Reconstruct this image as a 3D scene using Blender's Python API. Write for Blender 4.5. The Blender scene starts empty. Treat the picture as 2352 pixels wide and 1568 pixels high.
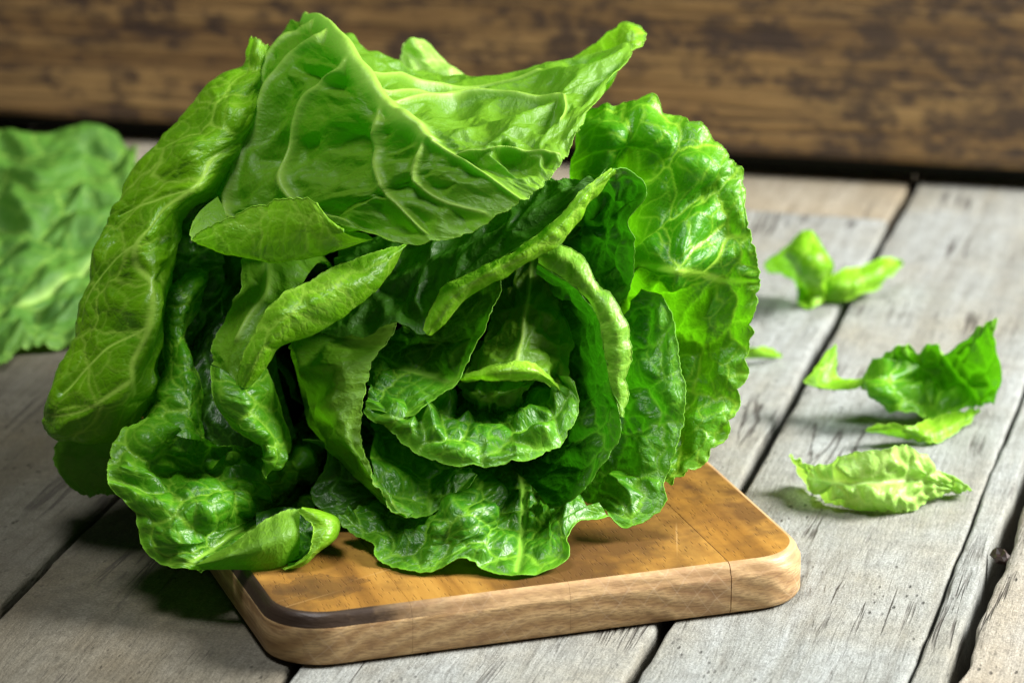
import bpy, math, random
import numpy as np
from mathutils import Vector
random.seed(3)
S = bpy.context.scene
COL = S.collection
CM = 0.01

# ------------------------------------------------------------------ camera
PITCH = math.radians(18.3); FPX = 8800.0; CAMH = 48.0; D0 = 128.0
cam_d = bpy.data.cameras.new('camera'); cam = bpy.data.objects.new('camera', cam_d); COL.objects.link(cam)
cam.location = (0, 0, CAMH*CM); cam.rotation_euler = (math.pi/2-PITCH, 0, 0)
cam_d.lens = FPX/2352*36; cam_d.sensor_width = 36; cam_d.clip_start = 0.05; cam_d.clip_end = 50
cam_d.dof.use_dof = True; cam_d.dof.focus_distance = 1.265; cam_d.dof.aperture_fstop = 12
S.camera = cam
# ------------------------------------------------------------------ light
S.view_settings.view_transform = 'Standard'; S.view_settings.look = 'None'
S.view_settings.exposure = 0.0; S.view_settings.gamma = 1.0
w = bpy.data.worlds.new('World'); S.world = w; w.use_nodes = True
w.node_tree.nodes['Background'].inputs[0].default_value = (0.86, 0.94, 1.0, 1)
w.node_tree.nodes['Background'].inputs[1].default_value = 0.03
def area(name, loc, target, size, power, color):
    d = bpy.data.lights.new(name, 'AREA'); d.shape = 'DISK'; d.size = size*CM; d.energy = power; d.color = color
    o = bpy.data.objects.new(name, d); COL.objects.link(o)
    o.location = Vector(loc)*CM
    o.rotation_euler = (Vector(target)-Vector(loc)).to_track_quat('-Z', 'Y').to_euler()
    return o
area('key_lamp', (114, 134, 82), (4, 127, 5), 66, 63, (1.0, 0.985, 0.95))
area('top_lamp', (-24, 106, 135), (-4, 126, 9), 42, 13.5, (0.97, 0.99, 1.0))

# ------------------------------------------------------------------ helpers
cp, sp = math.cos(PITCH), math.sin(PITCH)
RGT = np.array([1., 0, 0]); UPV = np.array([0, sp, cp]); FWD = np.array([0, cp, -sp]); CPOS = np.array([0, 0, CAMH])
def P(px, py, off):                       # a traced point of the photograph at its own distance (cm)
    d = D0+off
    return CPOS+d*(FWD+(px-1176)/FPX*RGT-(py-784)/FPX*UPV)
def T(px, py, h=0.0):                     # a traced point at height h above the table (cm)
    r = FWD+(px-1176)/FPX*RGT-(py-784)/FPX*UPV
    return CPOS+r*((h-CAMH)/r[2])

def tag(o, label=None, cat=None, group=None, kind=None):
    if label: o['label'] = label
    if cat: o['category'] = cat
    if group: o['group'] = group
    if kind: o['kind'] = kind
    return o
def empty(name, loc):
    o = bpy.data.objects.new(name, None); COL.objects.link(o); o.location = Vector(loc)*CM
    o.empty_display_size = 0.02
    return o
def link(name, me, mats, parent=None):
    o = bpy.data.objects.new(name, me); COL.objects.link(o)
    for m in (mats if isinstance(mats, (list, tuple)) else [mats]): me.materials.append(m)
    if parent is not None:
        o.parent = parent
        bpy.context.view_layer.update()
        o.matrix_parent_inverse = parent.matrix_world.inverted()
    return o

def gn(x, y, seed=0):                     # 2-D gradient noise, about -1..1
    xi = np.floor(x).astype(np.int64); yi = np.floor(y).astype(np.int64)
    xf = x-xi; yf = y-yi
    def g(ix, iy, dx, dy):
        h = (ix*374761393+iy*668265263+seed*982451653) & 0x7fffffff
        h = ((h ^ (h >> 13))*1274126177) & 0x7fffffff
        h = h ^ (h >> 16)
        a = (h % 4096)/4096*2*np.pi
        return np.cos(a)*dx+np.sin(a)*dy
    u = xf*xf*xf*(xf*(xf*6-15)+10); v = yf*yf*yf*(yf*(yf*6-15)+10)
    n = (g(xi, yi, xf, yf)*(1-u)+g(xi+1, yi, xf-1, yf)*u)*(1-v)+(g(xi, yi+1, xf, yf-1)*(1-u)+g(xi+1, yi+1, xf-1, yf-1)*u)*v
    return n*1.5
def rnd2(ix, iy, seed):
    h = (ix*73856093 ^ iy*19349663 ^ (seed*83492791+12345)) & 0x7fffffff
    h = ((h ^ (h >> 15))*2246822519) & 0x7fffffff
    h = ((h ^ (h >> 13))*3266489917) & 0x7fffffff
    h = h ^ (h >> 16)
    return (h % 65536)/65536., ((h >> 9) % 65521)/65521.
def vor(x, y, cell, seed, jit=0.85):      # distance to the border of jittered cells (in cm) and a random value per cell
    x = x/cell; y = y/cell
    xi = np.floor(x).astype(np.int64); yi = np.floor(y).astype(np.int64)
    dx = []; dy = []; rid = []
    for a in (-2, -1, 0, 1, 2):
        for b in (-2, -1, 0, 1, 2):
            r1, r2 = rnd2(xi+a, yi+b, seed)
            dx.append(xi+a+.5+(r1-.5)*jit-x); dy.append(yi+b+.5+(r2-.5)*jit-y); rid.append(r1)
    dx = np.array(dx); dy = np.array(dy); rid = np.array(rid)
    dd = dx*dx+dy*dy; k = dd.argmin(0); n = np.arange(dd.shape[1])
    ax, ay = dx[k, n], dy[k, n]
    ex = dx-ax; ey = dy-ay; L = np.sqrt(ex*ex+ey*ey); L[k, n] = 1
    de = ((ax+dx)*.5*ex+(ay+dy)*.5*ey)/L; de[k, n] = 9
    return de.min(0)*cell, rid[k, n]
def segdist(x, y, pts):
    best = np.full(x.shape, 1e9); along = np.zeros(x.shape)
    n = len(pts)-1
    for i in range(n):
        ax, ay = pts[i]; bx, by = pts[i+1]
        vx, vy = bx-ax, by-ay; L = vx*vx+vy*vy+1e-9
        t = np.clip(((x-ax)*vx+(y-ay)*vy)/L, 0, 1)
        d = np.hypot(x-ax-t*vx, y-ay-t*vy)
        m = d < best
        best[m] = d[m]; along[m] = ((i+t)/n)[m]
    return best, along
def hermite(knots, t):                    # weights of a cubic through the control values at the knots
    n = len(knots); I = np.eye(n)
    s = (I[1:]-I[:-1])/(knots[1:]-knots[:-1])[:, None]
    m = np.zeros((n, n)); m[0] = s[0]; m[-1] = s[-1]
    for k in range(1, n-1):
        h0 = knots[k]-knots[k-1]; h1 = knots[k+1]-knots[k]
        m[k] = (h1*s[k-1]+h0*s[k])/(h0+h1)
    k = np.clip(np.searchsorted(knots, t, side='right')-1, 0, n-2)
    h = (knots[k+1]-knots[k]); q = ((t-knots[k])/h)[:, None]; h = h[:, None]
    return (2*q**3-3*q**2+1)*I[k]+(q**3-2*q**2+q)*h*m[k]+(-2*q**3+3*q**2)*I[k+1]+(q**3-q**2)*h*m[k+1]

BASE = P(960, 760, 21)
LIM = []                                   # boards that nothing may sink into: filled once the cutting board stands
def sheet(name, grid, mat, parent, conv=P, base=False, adax=True, ref=None, margins='E', step=0.056, seed=1,
          cells=(1.7, 0.55), amp=(0.16, 0.05), crumple=0.10, ruffle=0.12, ribs=(), rib_h=0.16, teeth=0.05, flip=None, thick=0.017, stretch=1.0, pucker=.018, scallop=.06):
    """A leaf blade through a grid of traced points; grid[row][col]; the last row is the free margin ('E'), 'S' the first row, 'L'/'R' the side columns."""
    G = np.array([[conv(*p) for p in row] for row in grid], float)      # rows x cols x 3
    nb = 0
    if base:
        fr = (0.13, 0.5) if base is True else base
        ex = [BASE+(G[0]-BASE)*f+np.array([0, 0, 0]) for f in fr]
        G = np.concatenate([np.array(ex), G], 0); nb = len(fr)
    R, C = G.shape[:2]
    lv = np.linalg.norm(G[1:]-G[:-1], axis=2).mean(1); lu = np.linalg.norm(G[:, 1:]-G[:, :-1], axis=2)[nb:].mean(0)
    kv = np.concatenate([[0], np.cumsum(np.maximum(lv, .15))]); ku = np.concatenate([[0], np.cumsum(np.maximum(lu, .15))])
    tv = []
    for i in range(R-1):
        stp = step if i >= nb else max(step*3, .3) if i < nb-1 else step*1.6
        n = max(2, int(round((kv[i+1]-kv[i])/stp))); tv += list(np.linspace(kv[i], kv[i+1], n, endpoint=False))
    tv = np.array(tv+[kv[-1]])
    nu = max(4, int(round(ku[-1]/step))); tu = np.linspace(0, ku[-1], nu+1)
    Wv = hermite(kv, tv); Wu = hermite(ku, tu)
    X = np.einsum('ir,rck->ick', Wv, G); X = np.einsum('jc,ick->ijk', Wu, X)
    NV, NU = X.shape[:2]
    def normals(X):
        du = np.gradient(X, axis=1); dv = np.gradient(X, axis=0)
        n = np.cross(du, dv); return n/(np.linalg.norm(n, axis=2, keepdims=True)+1e-9)
    N = normals(X)
    # which way the upper face looks
    if flip is None:
        ri, rj = ref if ref else ((nb+R-1)/2., (C-1)/2.)
        if ref: ri += nb
        i = int(np.searchsorted(tv, np.interp(ri, range(R), kv))); j = int(np.searchsorted(tu, np.interp(rj, range(C), ku)))
        i = min(max(i, 1), NV-2); j = min(max(j, 1), NU-2)
        n = N[max(0, i-2):i+3, max(0, j-2):j+3].reshape(-1, 3).mean(0)
        facing = np.dot(n, CPOS-X[i, j]) > 0
        sgn = 1. if facing == adax else -1.
    else: sgn = flip
    N = N*sgn
    U, V = np.meshgrid(tu, tv); u = U.ravel(); v = V.ravel()+seed*37.0
    # distance to the free margins
    md = np.full(U.shape, 9.0)
    if 'E' in margins: md = np.minimum(md, kv[-1]-V)
    if 'S' in margins: md = np.minimum(md, V)
    if 'L' in margins: md = np.minimum(md, U)
    if 'R' in margins: md = np.minimum(md, ku[-1]-U)
    # ---- veins
    wx = u+0.22*gn(u/1.1, v/1.1, seed)+.1*gn(u/.4, v/.4, seed+7); wy = v+0.22*gn(u/1.1+9, v/1.1, seed+1)+.1*gn(u/.4+5, v/.4, seed+8)
    e1, id1 = vor(wx*stretch, wy, cells[0], seed); e2, id2 = vor(wx, wy, cells[1], seed+5)
    vein = np.maximum(np.exp(-(e1/.052)**2)*1.0, np.exp(-(e2/.036)**2)*.55)
    rib = np.zeros(u.shape); ribc = np.zeros(u.shape); ribd = np.full(u.shape, 9.)
    for poly, w0, w1 in ribs:
        pts = [(np.interp(c, range(C), ku), np.interp(r+nb, range(R), kv)+seed*37.0) for c, r in poly]
        pa = np.array(pts); kk = np.concatenate([[0], np.cumsum(np.linalg.norm(pa[1:]-pa[:-1], axis=1)+1e-3)])
        pts = hermite(kk, np.linspace(0, kk[-1], 6*len(pts)))@pa
        d, al = segdist(u+.06*gn(u*.9, v*.9, seed+3), v+.06*gn(u*.9+4, v*.9, seed+4), pts)
        wd = w0+(w1-w0)*al
        rr = np.exp(-(d/wd)**2)
        rib = np.maximum(rib, rr*np.minimum(1, wd/.28)); vein = np.maximum(vein, rr); ribc = np.maximum(ribc, np.clip(rr*1.4, 0, 1)); ribd = np.minimum(ribd, d/np.maximum(wd, .06))
    if ribs: keep = 1-np.exp(-(ribd/2.2)**2)
    else: keep = 1.
    b1 = 1-np.exp(-(e1/(cells[0]*.30))**1.6); b2 = 1-np.exp(-(e2/(cells[1]*.20))**1.15)
    m1 = md.ravel(); soft = np.clip(m1/.5, 0.25, 1)
    k_ = .5 if name == 'curled_margin' else 1.; crumple *= .6+.4*k_; pucker *= k_
    h = k_*(amp[0]*1.8*b1*(.4+1.1*id1)+amp[1]*.8*b2*(.35+1.3*id2))*keep*soft
    h = h+1.2*crumple*(gn(u/1.9, v/1.9, seed+11)+.28*gn(u/.9, v/.9, seed+12))
    px_ = u*stretch+.35*gn(u/.9+3, v/.9, seed+41); py_ = v+.35*gn(u/.9, v/.9+5, seed+42)
    pk = np.abs(gn(px_/1.15, py_/1.15, seed+43))**.7+.24*np.abs(gn(px_/.5, py_/.5, seed+44))**.8
    h = h+pucker*(pk-.5)*np.clip(keep, .25, 1)*np.clip(m1/.4, .45, 1)
    h = h-rib_h*rib
    # ruffle of the margin, strongest at the very edge
    al = u if ('E' in margins or 'S' in margins) else v
    h = h+1.5*ruffle*np.exp(-m1/.6)*(gn(al/1.25, v*.12, seed+21)+.6*gn(al/.5, v*.2, seed+22)+.25*gn(al/.22, v*.2, seed+23))
    X = X+N*h.reshape(NV, NU, 1)
    if teeth:
        tt = teeth*(gn(tu/.33, tu*0+seed, seed+31)+.8*gn(tu/.13, tu*0+seed*3., seed+32)+1.2*gn(tu/1.1, tu*0+seed*5., seed+33))+scallop*(2.2*np.abs(gn(tu/.95, tu*0+seed*2., seed+36))**.5-1.1)
        tt2 = teeth*(gn(tv/.33, tv*0+seed, seed+34)+.8*gn(tv/.13, tv*0+seed*3., seed+35))+scallop*(2.2*np.abs(gn(tv/.95, tv*0+seed*2., seed+37))**.5-1.1)
        if 'E' in margins:
            d = X[-1]-X[-4]; d /= np.linalg.norm(d, axis=1, keepdims=True)+1e-9
            for k, f in ((1, 1), (2, .7), (3, .4), (4, .2)): X[-k] += d*(tt*f)[:, None]
        if 'S' in margins:
            d = X[0]-X[3]; d /= np.linalg.norm(d, axis=1, keepdims=True)+1e-9
            for k, f in ((0, 1), (1, .7), (2, .4), (3, .2)): X[k] += d*(tt*f)[:, None]
        if 'R' in margins:
            d = X[:, -1]-X[:, -4]; d /= np.linalg.norm(d, axis=1, keepdims=True)+1e-9
            for k, f in ((1, 1), (2, .7), (3, .4), (4, .2)): X[:, -k] += d*(tt2*f)[:, None]
        if 'L' in margins:
            d = X[:, 0]-X[:, 3]; d /= np.linalg.norm(d, axis=1, keepdims=True)+1e-9
            for k, f in ((0, 1), (1, .7), (2, .4), (3, .2)): X[:, k] += d*(tt2*f)[:, None]
    for lim in LIM: X = lim(X)
    X[..., 2] = np.maximum(X[..., 2], 0.06)
    verts = X.reshape(-1, 3); nv0 = len(verts)
    idx = np.arange(NV*NU).reshape(NV, NU)
    q = np.stack([idx[:-1, :-1], idx[:-1, 1:], idx[1:, 1:], idx[1:, :-1]], -1).reshape(-1, 4)
    if sgn < 0: q = q[:, ::-1]
    att_v = vein.copy(); att_e = np.clip(np.exp(-(m1/.05)**2)*.62+np.exp(-m1/.60)*.42, 0, 1); uvx = u.copy(); uvy = v.copy()
    allv = [verts]; allq = [q]
    # rounded rim that gives the free edge its thickness
    N2 = normals(X)*sgn
    def rim(line, nrm, outw, uu, vv):
        nonlocal nv0, att_v, att_e, uvx, uvy
        K = 6; n = len(line)
        a = np.linspace(0, 2*np.pi, K, endpoint=False)
        ring = line[:, None]+thick*(np.cos(a)[None, :, None]*outw[:, None]+np.sin(a)[None, :, None]*nrm[:, None])
        allv.append(ring.reshape(-1, 3))
        ii = nv0+np.arange(n*K).reshape(n, K); jj = np.roll(ii, -1, 1)
        allq.append(np.stack([ii[:-1], ii[1:], jj[1:], jj[:-1]], -1).reshape(-1, 4))
        tang = np.gradient(line, axis=0)
        if (np.cross(tang, nrm)*outw).sum() > 0: allq[-1] = allq[-1][:, ::-1]
        nv0 += n*K
        att_v = np.concatenate([att_v, np.full(n*K, .2)]); att_e = np.concatenate([att_e, np.ones(n*K)])
        uvx = np.concatenate([uvx, np.repeat(uu, K)]); uvy = np.concatenate([uvy, np.repeat(vv, K)])
    def unit(a): return a/(np.linalg.norm(a, axis=1, keepdims=True)+1e-9)
    U2 = U; V2 = V+seed*37.
    if 'E' in margins: rim(X[-1], N2[-1], unit(X[-1]-X[-2]), U2[-1], V2[-1])
    if 'S' in margins: rim(X[0], N2[0], unit(X[0]-X[1]), U2[0], V2[0])
    if 'R' in margins: rim(X[:, -1], N2[:, -1], unit(X[:, -1]-X[:, -2]), U2[:, -1], V2[:, -1])
    if 'L' in margins: rim(X[:, 0], N2[:, 0], unit(X[:, 0]-X[:, 1]), U2[:, 0], V2[:, 0])
    verts = np.concatenate(allv); q = np.concatenate(allq)
    me = bpy.data.meshes.new(name)
    me.vertices.add(len(verts)); me.vertices.foreach_set('co', (verts*CM).astype(np.float32).ravel())
    me.loops.add(q.size); me.loops.foreach_set('vertex_index', q.astype(np.int32).ravel())
    me.polygons.add(len(q)); me.polygons.foreach_set('loop_start', (np.arange(len(q))*4).astype(np.int32))
    me.update(calc_edges=True)
    me.polygons.foreach_set('use_smooth', np.ones(len(q), bool))
    for nm, arr in (('vein', att_v), ('edge', att_e), ('rib', np.concatenate([ribc, np.zeros(len(verts)-len(b1))]))):
        a = me.attributes.new(nm, 'FLOAT', 'POINT'); a.data.foreach_set('value', arr.astype(np.float32))
    a = me.attributes.new('cm', 'FLOAT_VECTOR', 'POINT')
    a.data.foreach_set('vector', np.stack([uvx, uvy, np.zeros_like(uvx)], -1).astype(np.float32).ravel())
    me.update()
    return link(name, me, mat, parent)

# ------------------------------------------------------------------ materials
class NT:
    def __init__(s, name):
        s.m = bpy.data.materials.new(name); s.m.use_nodes = True; s.t = s.m.node_tree; s.t.nodes.clear()
        s.out = s.n('ShaderNodeOutputMaterial')
    def n(s, t, **kw):
        nd = s.t.nodes.new(t)
        for k, v in kw.items(): setattr(nd, k, v)
        return nd
    def l(s, a, b): s.t.links.new(a, b)
    def put(s, sock, v):
        if hasattr(v, 'is_output') or isinstance(v, bpy.types.NodeSocket): s.l(v, sock)
        else: sock.default_value = v
    def math(s, op, a, b=0.0, c=None, clamp=False):
        nd = s.n('ShaderNodeMath', operation=op, use_clamp=clamp); s.put(nd.inputs[0], a); s.put(nd.inputs[1], b)
        if c is not None: s.put(nd.inputs[2], c)
        return nd.outputs[0]
    def mix(s, f, a, b, mode='MIX'):
        nd = s.n('ShaderNodeMix', data_type='RGBA', blend_type=mode); s.put(nd.inputs[0], f)
        for k, x in ((6, a), (7, b)):
            s.put(nd.inputs[k], x if not isinstance(x, tuple) else (x+(1,) if len(x) == 3 else x))
        return nd.outputs[2]
    def ramp(s, f, stops, interp='LINEAR'):
        nd = s.n('ShaderNodeValToRGB'); s.put(nd.inputs[0], f); e = nd.color_ramp.elements; nd.color_ramp.interpolation = interp
        while len(e) < len(stops): e.new(0.5)
        for k, (p, c) in enumerate(stops):
            e[k].position = p; e[k].color = (c if isinstance(c, tuple) else (c, c, c))+(1,)
        return nd.outputs[0]
    def noise(s, vec, scale, detail=3, rough=.55, dist=0.0):
        nd = s.n('ShaderNodeTexNoise'); s.l(vec, nd.inputs['Vector']); nd.inputs['Scale'].default_value = scale
        nd.inputs['Detail'].default_value = detail; nd.inputs['Roughness'].default_value = rough; nd.inputs['Distortion'].default_value = dist
        return nd.outputs[0]
    def mapping(s, vec, scale=(1, 1, 1), loc=(0, 0, 0), rot=(0, 0, 0)):
        nd = s.n('ShaderNodeMapping'); s.l(vec, nd.inputs[0]); nd.inputs['Scale'].default_value = scale
        nd.inputs['Location'].default_value = loc; nd.inputs['Rotation'].default_value = rot
        return nd.outputs[0]
    def bump(s, h, strength, dist, prev=None):
        nd = s.n('ShaderNodeBump'); s.put(nd.inputs['Height'], h); nd.inputs['Strength'].default_value = strength; nd.inputs['Distance'].default_value = dist
        if prev is not None: s.l(prev, nd.inputs['Normal'])
        return nd.outputs[0]

def leaf_material(name, dark, light, under, veincol, trans, tfac=.36, rough=.27, fine=1.0, vmix=.80):
    t = NT(name)
    at = t.n('ShaderNodeAttribute', attribute_name='cm').outputs['Vector']
    vein = t.n('ShaderNodeAttribute', attribute_name='vein').outputs['Fac']
    edge = t.n('ShaderNodeAttribute', attribute_name='edge').outputs['Fac']
    back = t.n('ShaderNodeNewGeometry').outputs['Backfacing']
    n1 = t.noise(at, .45, 3); n2 = t.noise(at, 2.2, 3)
    wv = t.n('ShaderNodeVectorMath', operation='ADD'); t.l(at, wv.inputs[0])
    nz = t.n('ShaderNodeTexNoise'); t.l(at, nz.inputs['Vector']); nz.inputs['Scale'].default_value = 3.0
    sc = t.n('ShaderNodeVectorMath', operation='SCALE'); t.l(nz.outputs['Color'], sc.inputs[0]); sc.inputs['Scale'].default_value = .12
    t.l(sc.outputs[0], wv.inputs[1])
    rib = t.n('ShaderNodeAttribute', attribute_name='rib').outputs['Fac']; nrib = t.math('SUBTRACT', 1.0, rib)
    v3 = t.n('ShaderNodeTexVoronoi', feature='DISTANCE_TO_EDGE'); t.l(wv.outputs[0], v3.inputs['Vector']); v3.inputs['Scale'].default_value = 4.2
    v4 = t.n('ShaderNodeTexVoronoi', feature='DISTANCE_TO_EDGE'); t.l(wv.outputs[0], v4.inputs['Vector']); v4.inputs['Scale'].default_value = 11.0
    f3 = t.math('MULTIPLY', t.ramp(v3.outputs['Distance'], [(0, 1.), (.075, 0.)], 'EASE'), nrib); f4 = t.math('MULTIPLY', t.ramp(v4.outputs['Distance'], [(0, 1.), (.10, 0.)], 'EASE'), nrib)
    mixf = t.math('ADD', t.math('MULTIPLY', n1, .9), t.math('MULTIPLY', n2, .35), clamp=True)
    mixf = t.ramp(mixf, [(.38, 0.), (.82, 1.)])
    top = t.mix(mixf, dark, light)
    und = t.mix(t.math('MULTIPLY', mixf, .6), under, tuple(c*.72 for c in under))
    base = t.mix(back, top, und)
    vf = t.math('MAXIMUM', t.math('MULTIPLY', vein, vmix), t.math('MULTIPLY', f3, .14*fine), clamp=True)
    vtop = t.mix(vf, base, veincol)
    # the underside shows its small veins darker, its ribs pale
    vund = t.mix(t.math('MULTIPLY', t.math('MAXIMUM', t.math('MULTIPLY', vein, .7), t.math('MULTIPLY', f3, .22)), .5), base, tuple(a*.45+b*.25 for a, b in zip(under, dark)))
    base = t.mix(back, vtop, vund)
    base = t.mix(t.math('MULTIPLY', rib, .68), base, tuple(min(1, a*1.15+.03) for a in veincol))
    base = t.mix(t.math('MULTIPLY', edge, .80), base, tuple(min(1, a*.75+b*.6) for a, b in zip(veincol, light)))
    h3 = t.ramp(v3.outputs['Distance'], [(0, 0.), (.22, 1.)], 'EASE'); h4 = t.ramp(v4.outputs['Distance'], [(0, 0.), (.25, 1.)], 'EASE')
    b = t.bump(t.math('MULTIPLY', h3, nrib), .16*fine, .0008)
    b = t.bump(t.math('MULTIPLY', h4, nrib), .10*fine, .0004, b)
    b = t.bump(t.noise(at, 1.3, 3, .5), .25*fine, .004, b)
    pr = t.n('ShaderNodeBsdfPrincipled'); t.l(base, pr.inputs['Base Color'])
    rg = t.math('ADD', rough, t.math('ADD', t.math('MULTIPLY', back, .12), t.math('ADD', t.math('MULTIPLY', n2, .16), t.math('MULTIPLY', f4, .10))))
    t.l(rg, pr.inputs['Roughness']); pr.inputs['Specular IOR Level'].default_value = .38
    t.l(b, pr.inputs['Normal'])
    tr = t.n('ShaderNodeBsdfTranslucent'); t.l(b, tr.inputs['Normal'])
    tc = t.mix(t.math('MULTIPLY', vf, .7), trans, tuple(min(1, c*1.5) for c in trans)); t.l(tc, tr.inputs['Color'])
    mx = t.n('ShaderNodeMixShader'); mx.inputs[0].default_value = tfac
    t.l(pr.outputs[0], mx.inputs[1]); t.l(tr.outputs[0], mx.inputs[2]); t.l(mx.outputs[0], t.out.inputs['Surface'])
    return t.m

M_leaf = leaf_material('lettuce_green', (.012, .115, .002), (.055, .255, .002), (.150, .39, .018), (.26, .56, .035), (.08, .46, .004), tfac=.22)
M_mid = leaf_material('lettuce_mid_green', (.024, .155, .002), (.082, .32, .003), (.170, .42, .018), (.32, .62, .045), (.12, .52, .004), tfac=.25)
M_outer = leaf_material('lettuce_backlit_green', (.020, .165, .002), (.070, .315, .002), (.150, .38, .018), (.42, .72, .05), (.17, .64, .004), tfac=.34, vmix=.9)
M_lite = leaf_material('lettuce_light_green', (.095, .31, .002), (.20, .475, .004), (.20, .46, .02), (.42, .70, .07), (.22, .64, .005), tfac=.28)
M_dark = leaf_material('lettuce_shaded_green', (.007, .062, .002), (.030, .145, .002), (.080, .26, .012), (.15, .42, .02), (.04, .30, .003), tfac=.18)  # green darkened: shade inside cups and folds is put into the colour
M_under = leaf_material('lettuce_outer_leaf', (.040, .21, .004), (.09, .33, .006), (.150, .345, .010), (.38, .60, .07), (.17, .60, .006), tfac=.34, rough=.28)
M_deep = leaf_material('lettuce_deep_shade_green', (.005, .042, .001), (.020, .095, .002), (.05, .17, .01), (.09, .26, .015), (.02, .2, .002), tfac=.14)  # near-black green: the head's inner shade is put into the leaf colour
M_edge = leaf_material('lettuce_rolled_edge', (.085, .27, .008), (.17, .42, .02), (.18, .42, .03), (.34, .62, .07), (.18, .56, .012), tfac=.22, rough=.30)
M_matte = leaf_material('lettuce_matte_green', (.034, .125, .010), (.080, .22, .018), (.14, .30, .03), (.24, .42, .06), (.14, .42, .01), tfac=.2, rough=.52)
M_pale = leaf_material('lettuce_pale', (.20, .46, .03), (.36, .64, .10), (.34, .60, .11), (.60, .82, .26), (.40, .76, .07), rough=.28)

def weathered(name, tint=(1, 1, 1), brown=0.0):
    t = NT(name)
    tc = t.n('ShaderNodeTexCoord').outputs['Object']; rnd = t.n('ShaderNodeObjectInfo').outputs['Random']
    off = t.n('ShaderNodeCombineXYZ'); t.l(t.math('MULTIPLY', rnd, 3.7), off.inputs[0]); t.l(t.math('MULTIPLY', rnd, 9.1), off.inputs[1])
    va = t.n('ShaderNodeVectorMath', operation='ADD'); t.l(tc, va.inputs[0]); t.l(off.outputs[0], va.inputs[1]); c = va.outputs[0]
    g1 = t.noise(t.mapping(c, (48, 4.5, 48)), 1.0, 7, .66, .8)
    g2 = t.noise(t.mapping(c, (240, 26, 240)), 1.0, 6, .7, .6)
    g3 = t.noise(t.mapping(c, (800, 170, 800)), 1.0, 4, .65)
    bl = t.noise(c, 9, 4, .6); bl2 = t.noise(c, 34, 5, .65)
    col = t.ramp(g1, [(.28, (.24, .215, .18)), (.46, (.345, .33, .295)), (.60, (.42, .41, .385)), (.78, (.52, .515, .49))])
    col = t.mix(t.ramp(bl, [(.44, 0.), (.68, .6)]), col, (.35, .275, .17))
    col = t.mix(t.ramp(bl2, [(.56, 0.), (.70, .35)]), col, (.20, .175, .14))
    col = t.mix(t.ramp(g2, [(.32, .6), (.45, 0.)]), col, (.14, .125, .105))
    col = t.mix(t.ramp(g3, [(.30, .35), (.45, 0.)]), col, (.14, .12, .10))
    col = t.mix(t.ramp(t.noise(c, 130, 5, .7), [(.35, .45), (.55, 0.)]), col, (.17, .155, .135))
    gr = t.noise(c, 1250, 3, .7)
    col = t.mix(t.ramp(gr, [(.36, .55), (.56, 0.)]), col, (.13, .125, .11)); col = t.mix(t.ramp(gr, [(.55, 0.), (.72, .35)]), col, (.62, .61, .57))
    # pits and dark flecks
    pv = t.n('ShaderNodeTexVoronoi'); t.l(t.mapping(c, (330, 140, 330)), pv.inputs['Vector']); pv.inputs['Scale'].default_value = 1.
    pit = t.math('MULTIPLY', t.ramp(pv.outputs['Distance'], [(.10, 1.), (.24, 0.)]), t.ramp(t.noise(c, 20, 3), [(.50, 0.), (.62, 1.)]))
    col = t.mix(t.math('MULTIPLY', pit, .8), col, (.05, .045, .04))
    col = t.mix(brown, col, (.40, .29, .15)) if brown else col
    col = t.mix(1.0, col, tint, 'MULTIPLY')
    ck = t.noise(t.mapping(c, (30, 1.6, 30)), 1.0, 5, .6, .9)
    crk = t.math('MULTIPLY', t.ramp(t.math('ABSOLUTE', t.math('SUBTRACT', ck, .5)), [(.003, 1.), (.014, 0.)]), t.ramp(t.noise(c, 14, 3), [(.49, 0.), (.60, 1.)]))
    col = t.mix(t.math('MULTIPLY', crk, .85), col, (.05, .042, .035)); pit = t.math('MAXIMUM', pit, crk)
    h = t.math('ADD', t.math('MULTIPLY', g2, .7), t.math('MULTIPLY', g3, .35)); h = t.math('ADD', h, t.math('MULTIPLY', g1, .6)); h = t.math('SUBTRACT', h, t.math('MULTIPLY', pit, .5))
    b = t.bump(h, .75, .0016); b = t.bump(t.noise(c, 420, 4, .7), .35, .0006, b)
    pr = t.n('ShaderNodeBsdfPrincipled'); t.l(col, pr.inputs['Base Color']); pr.inputs['Roughness'].default_value = .78
    pr.inputs['Specular IOR Level'].default_value = .25; t.l(b, pr.inputs['Normal']); t.l(pr.outputs[0], t.out.inputs['Surface'])
    return t.m
M_plank = weathered('weathered_grey_wood', (.84, .905, .93)); M_shadeplank = weathered('shaded_brown_grey_wood', (.36, .345, .295), .05); M_tan = weathered('weathered_tan_wood', (.88, .84, .74), .12)  # left planks: brown-grey wood, tint darkened to carry the lettuce's shadow
M_rough = weathered('rough_bark_edged_wood', (.98, .96, .90), .0)
def plain(name, col, rough=.8):
    t = NT(name); pr = t.n('ShaderNodeBsdfPrincipled')
    tc = t.n('ShaderNodeTexCoord').outputs['Object']; n = t.noise(tc, 60, 4)
    t.l(t.mix(n, tuple(c*.7 for c in col), tuple(c*1.25 for c in col)), pr.inputs['Base Color']); pr.inputs['Roughness'].default_value = rough
    t.l(pr.outputs[0], t.out.inputs['Surface']); return t.m
M_void = plain('gap_shade_black', (.02, .018, .016))  # near-black colour that holds the shade of the gap under the back board

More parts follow.
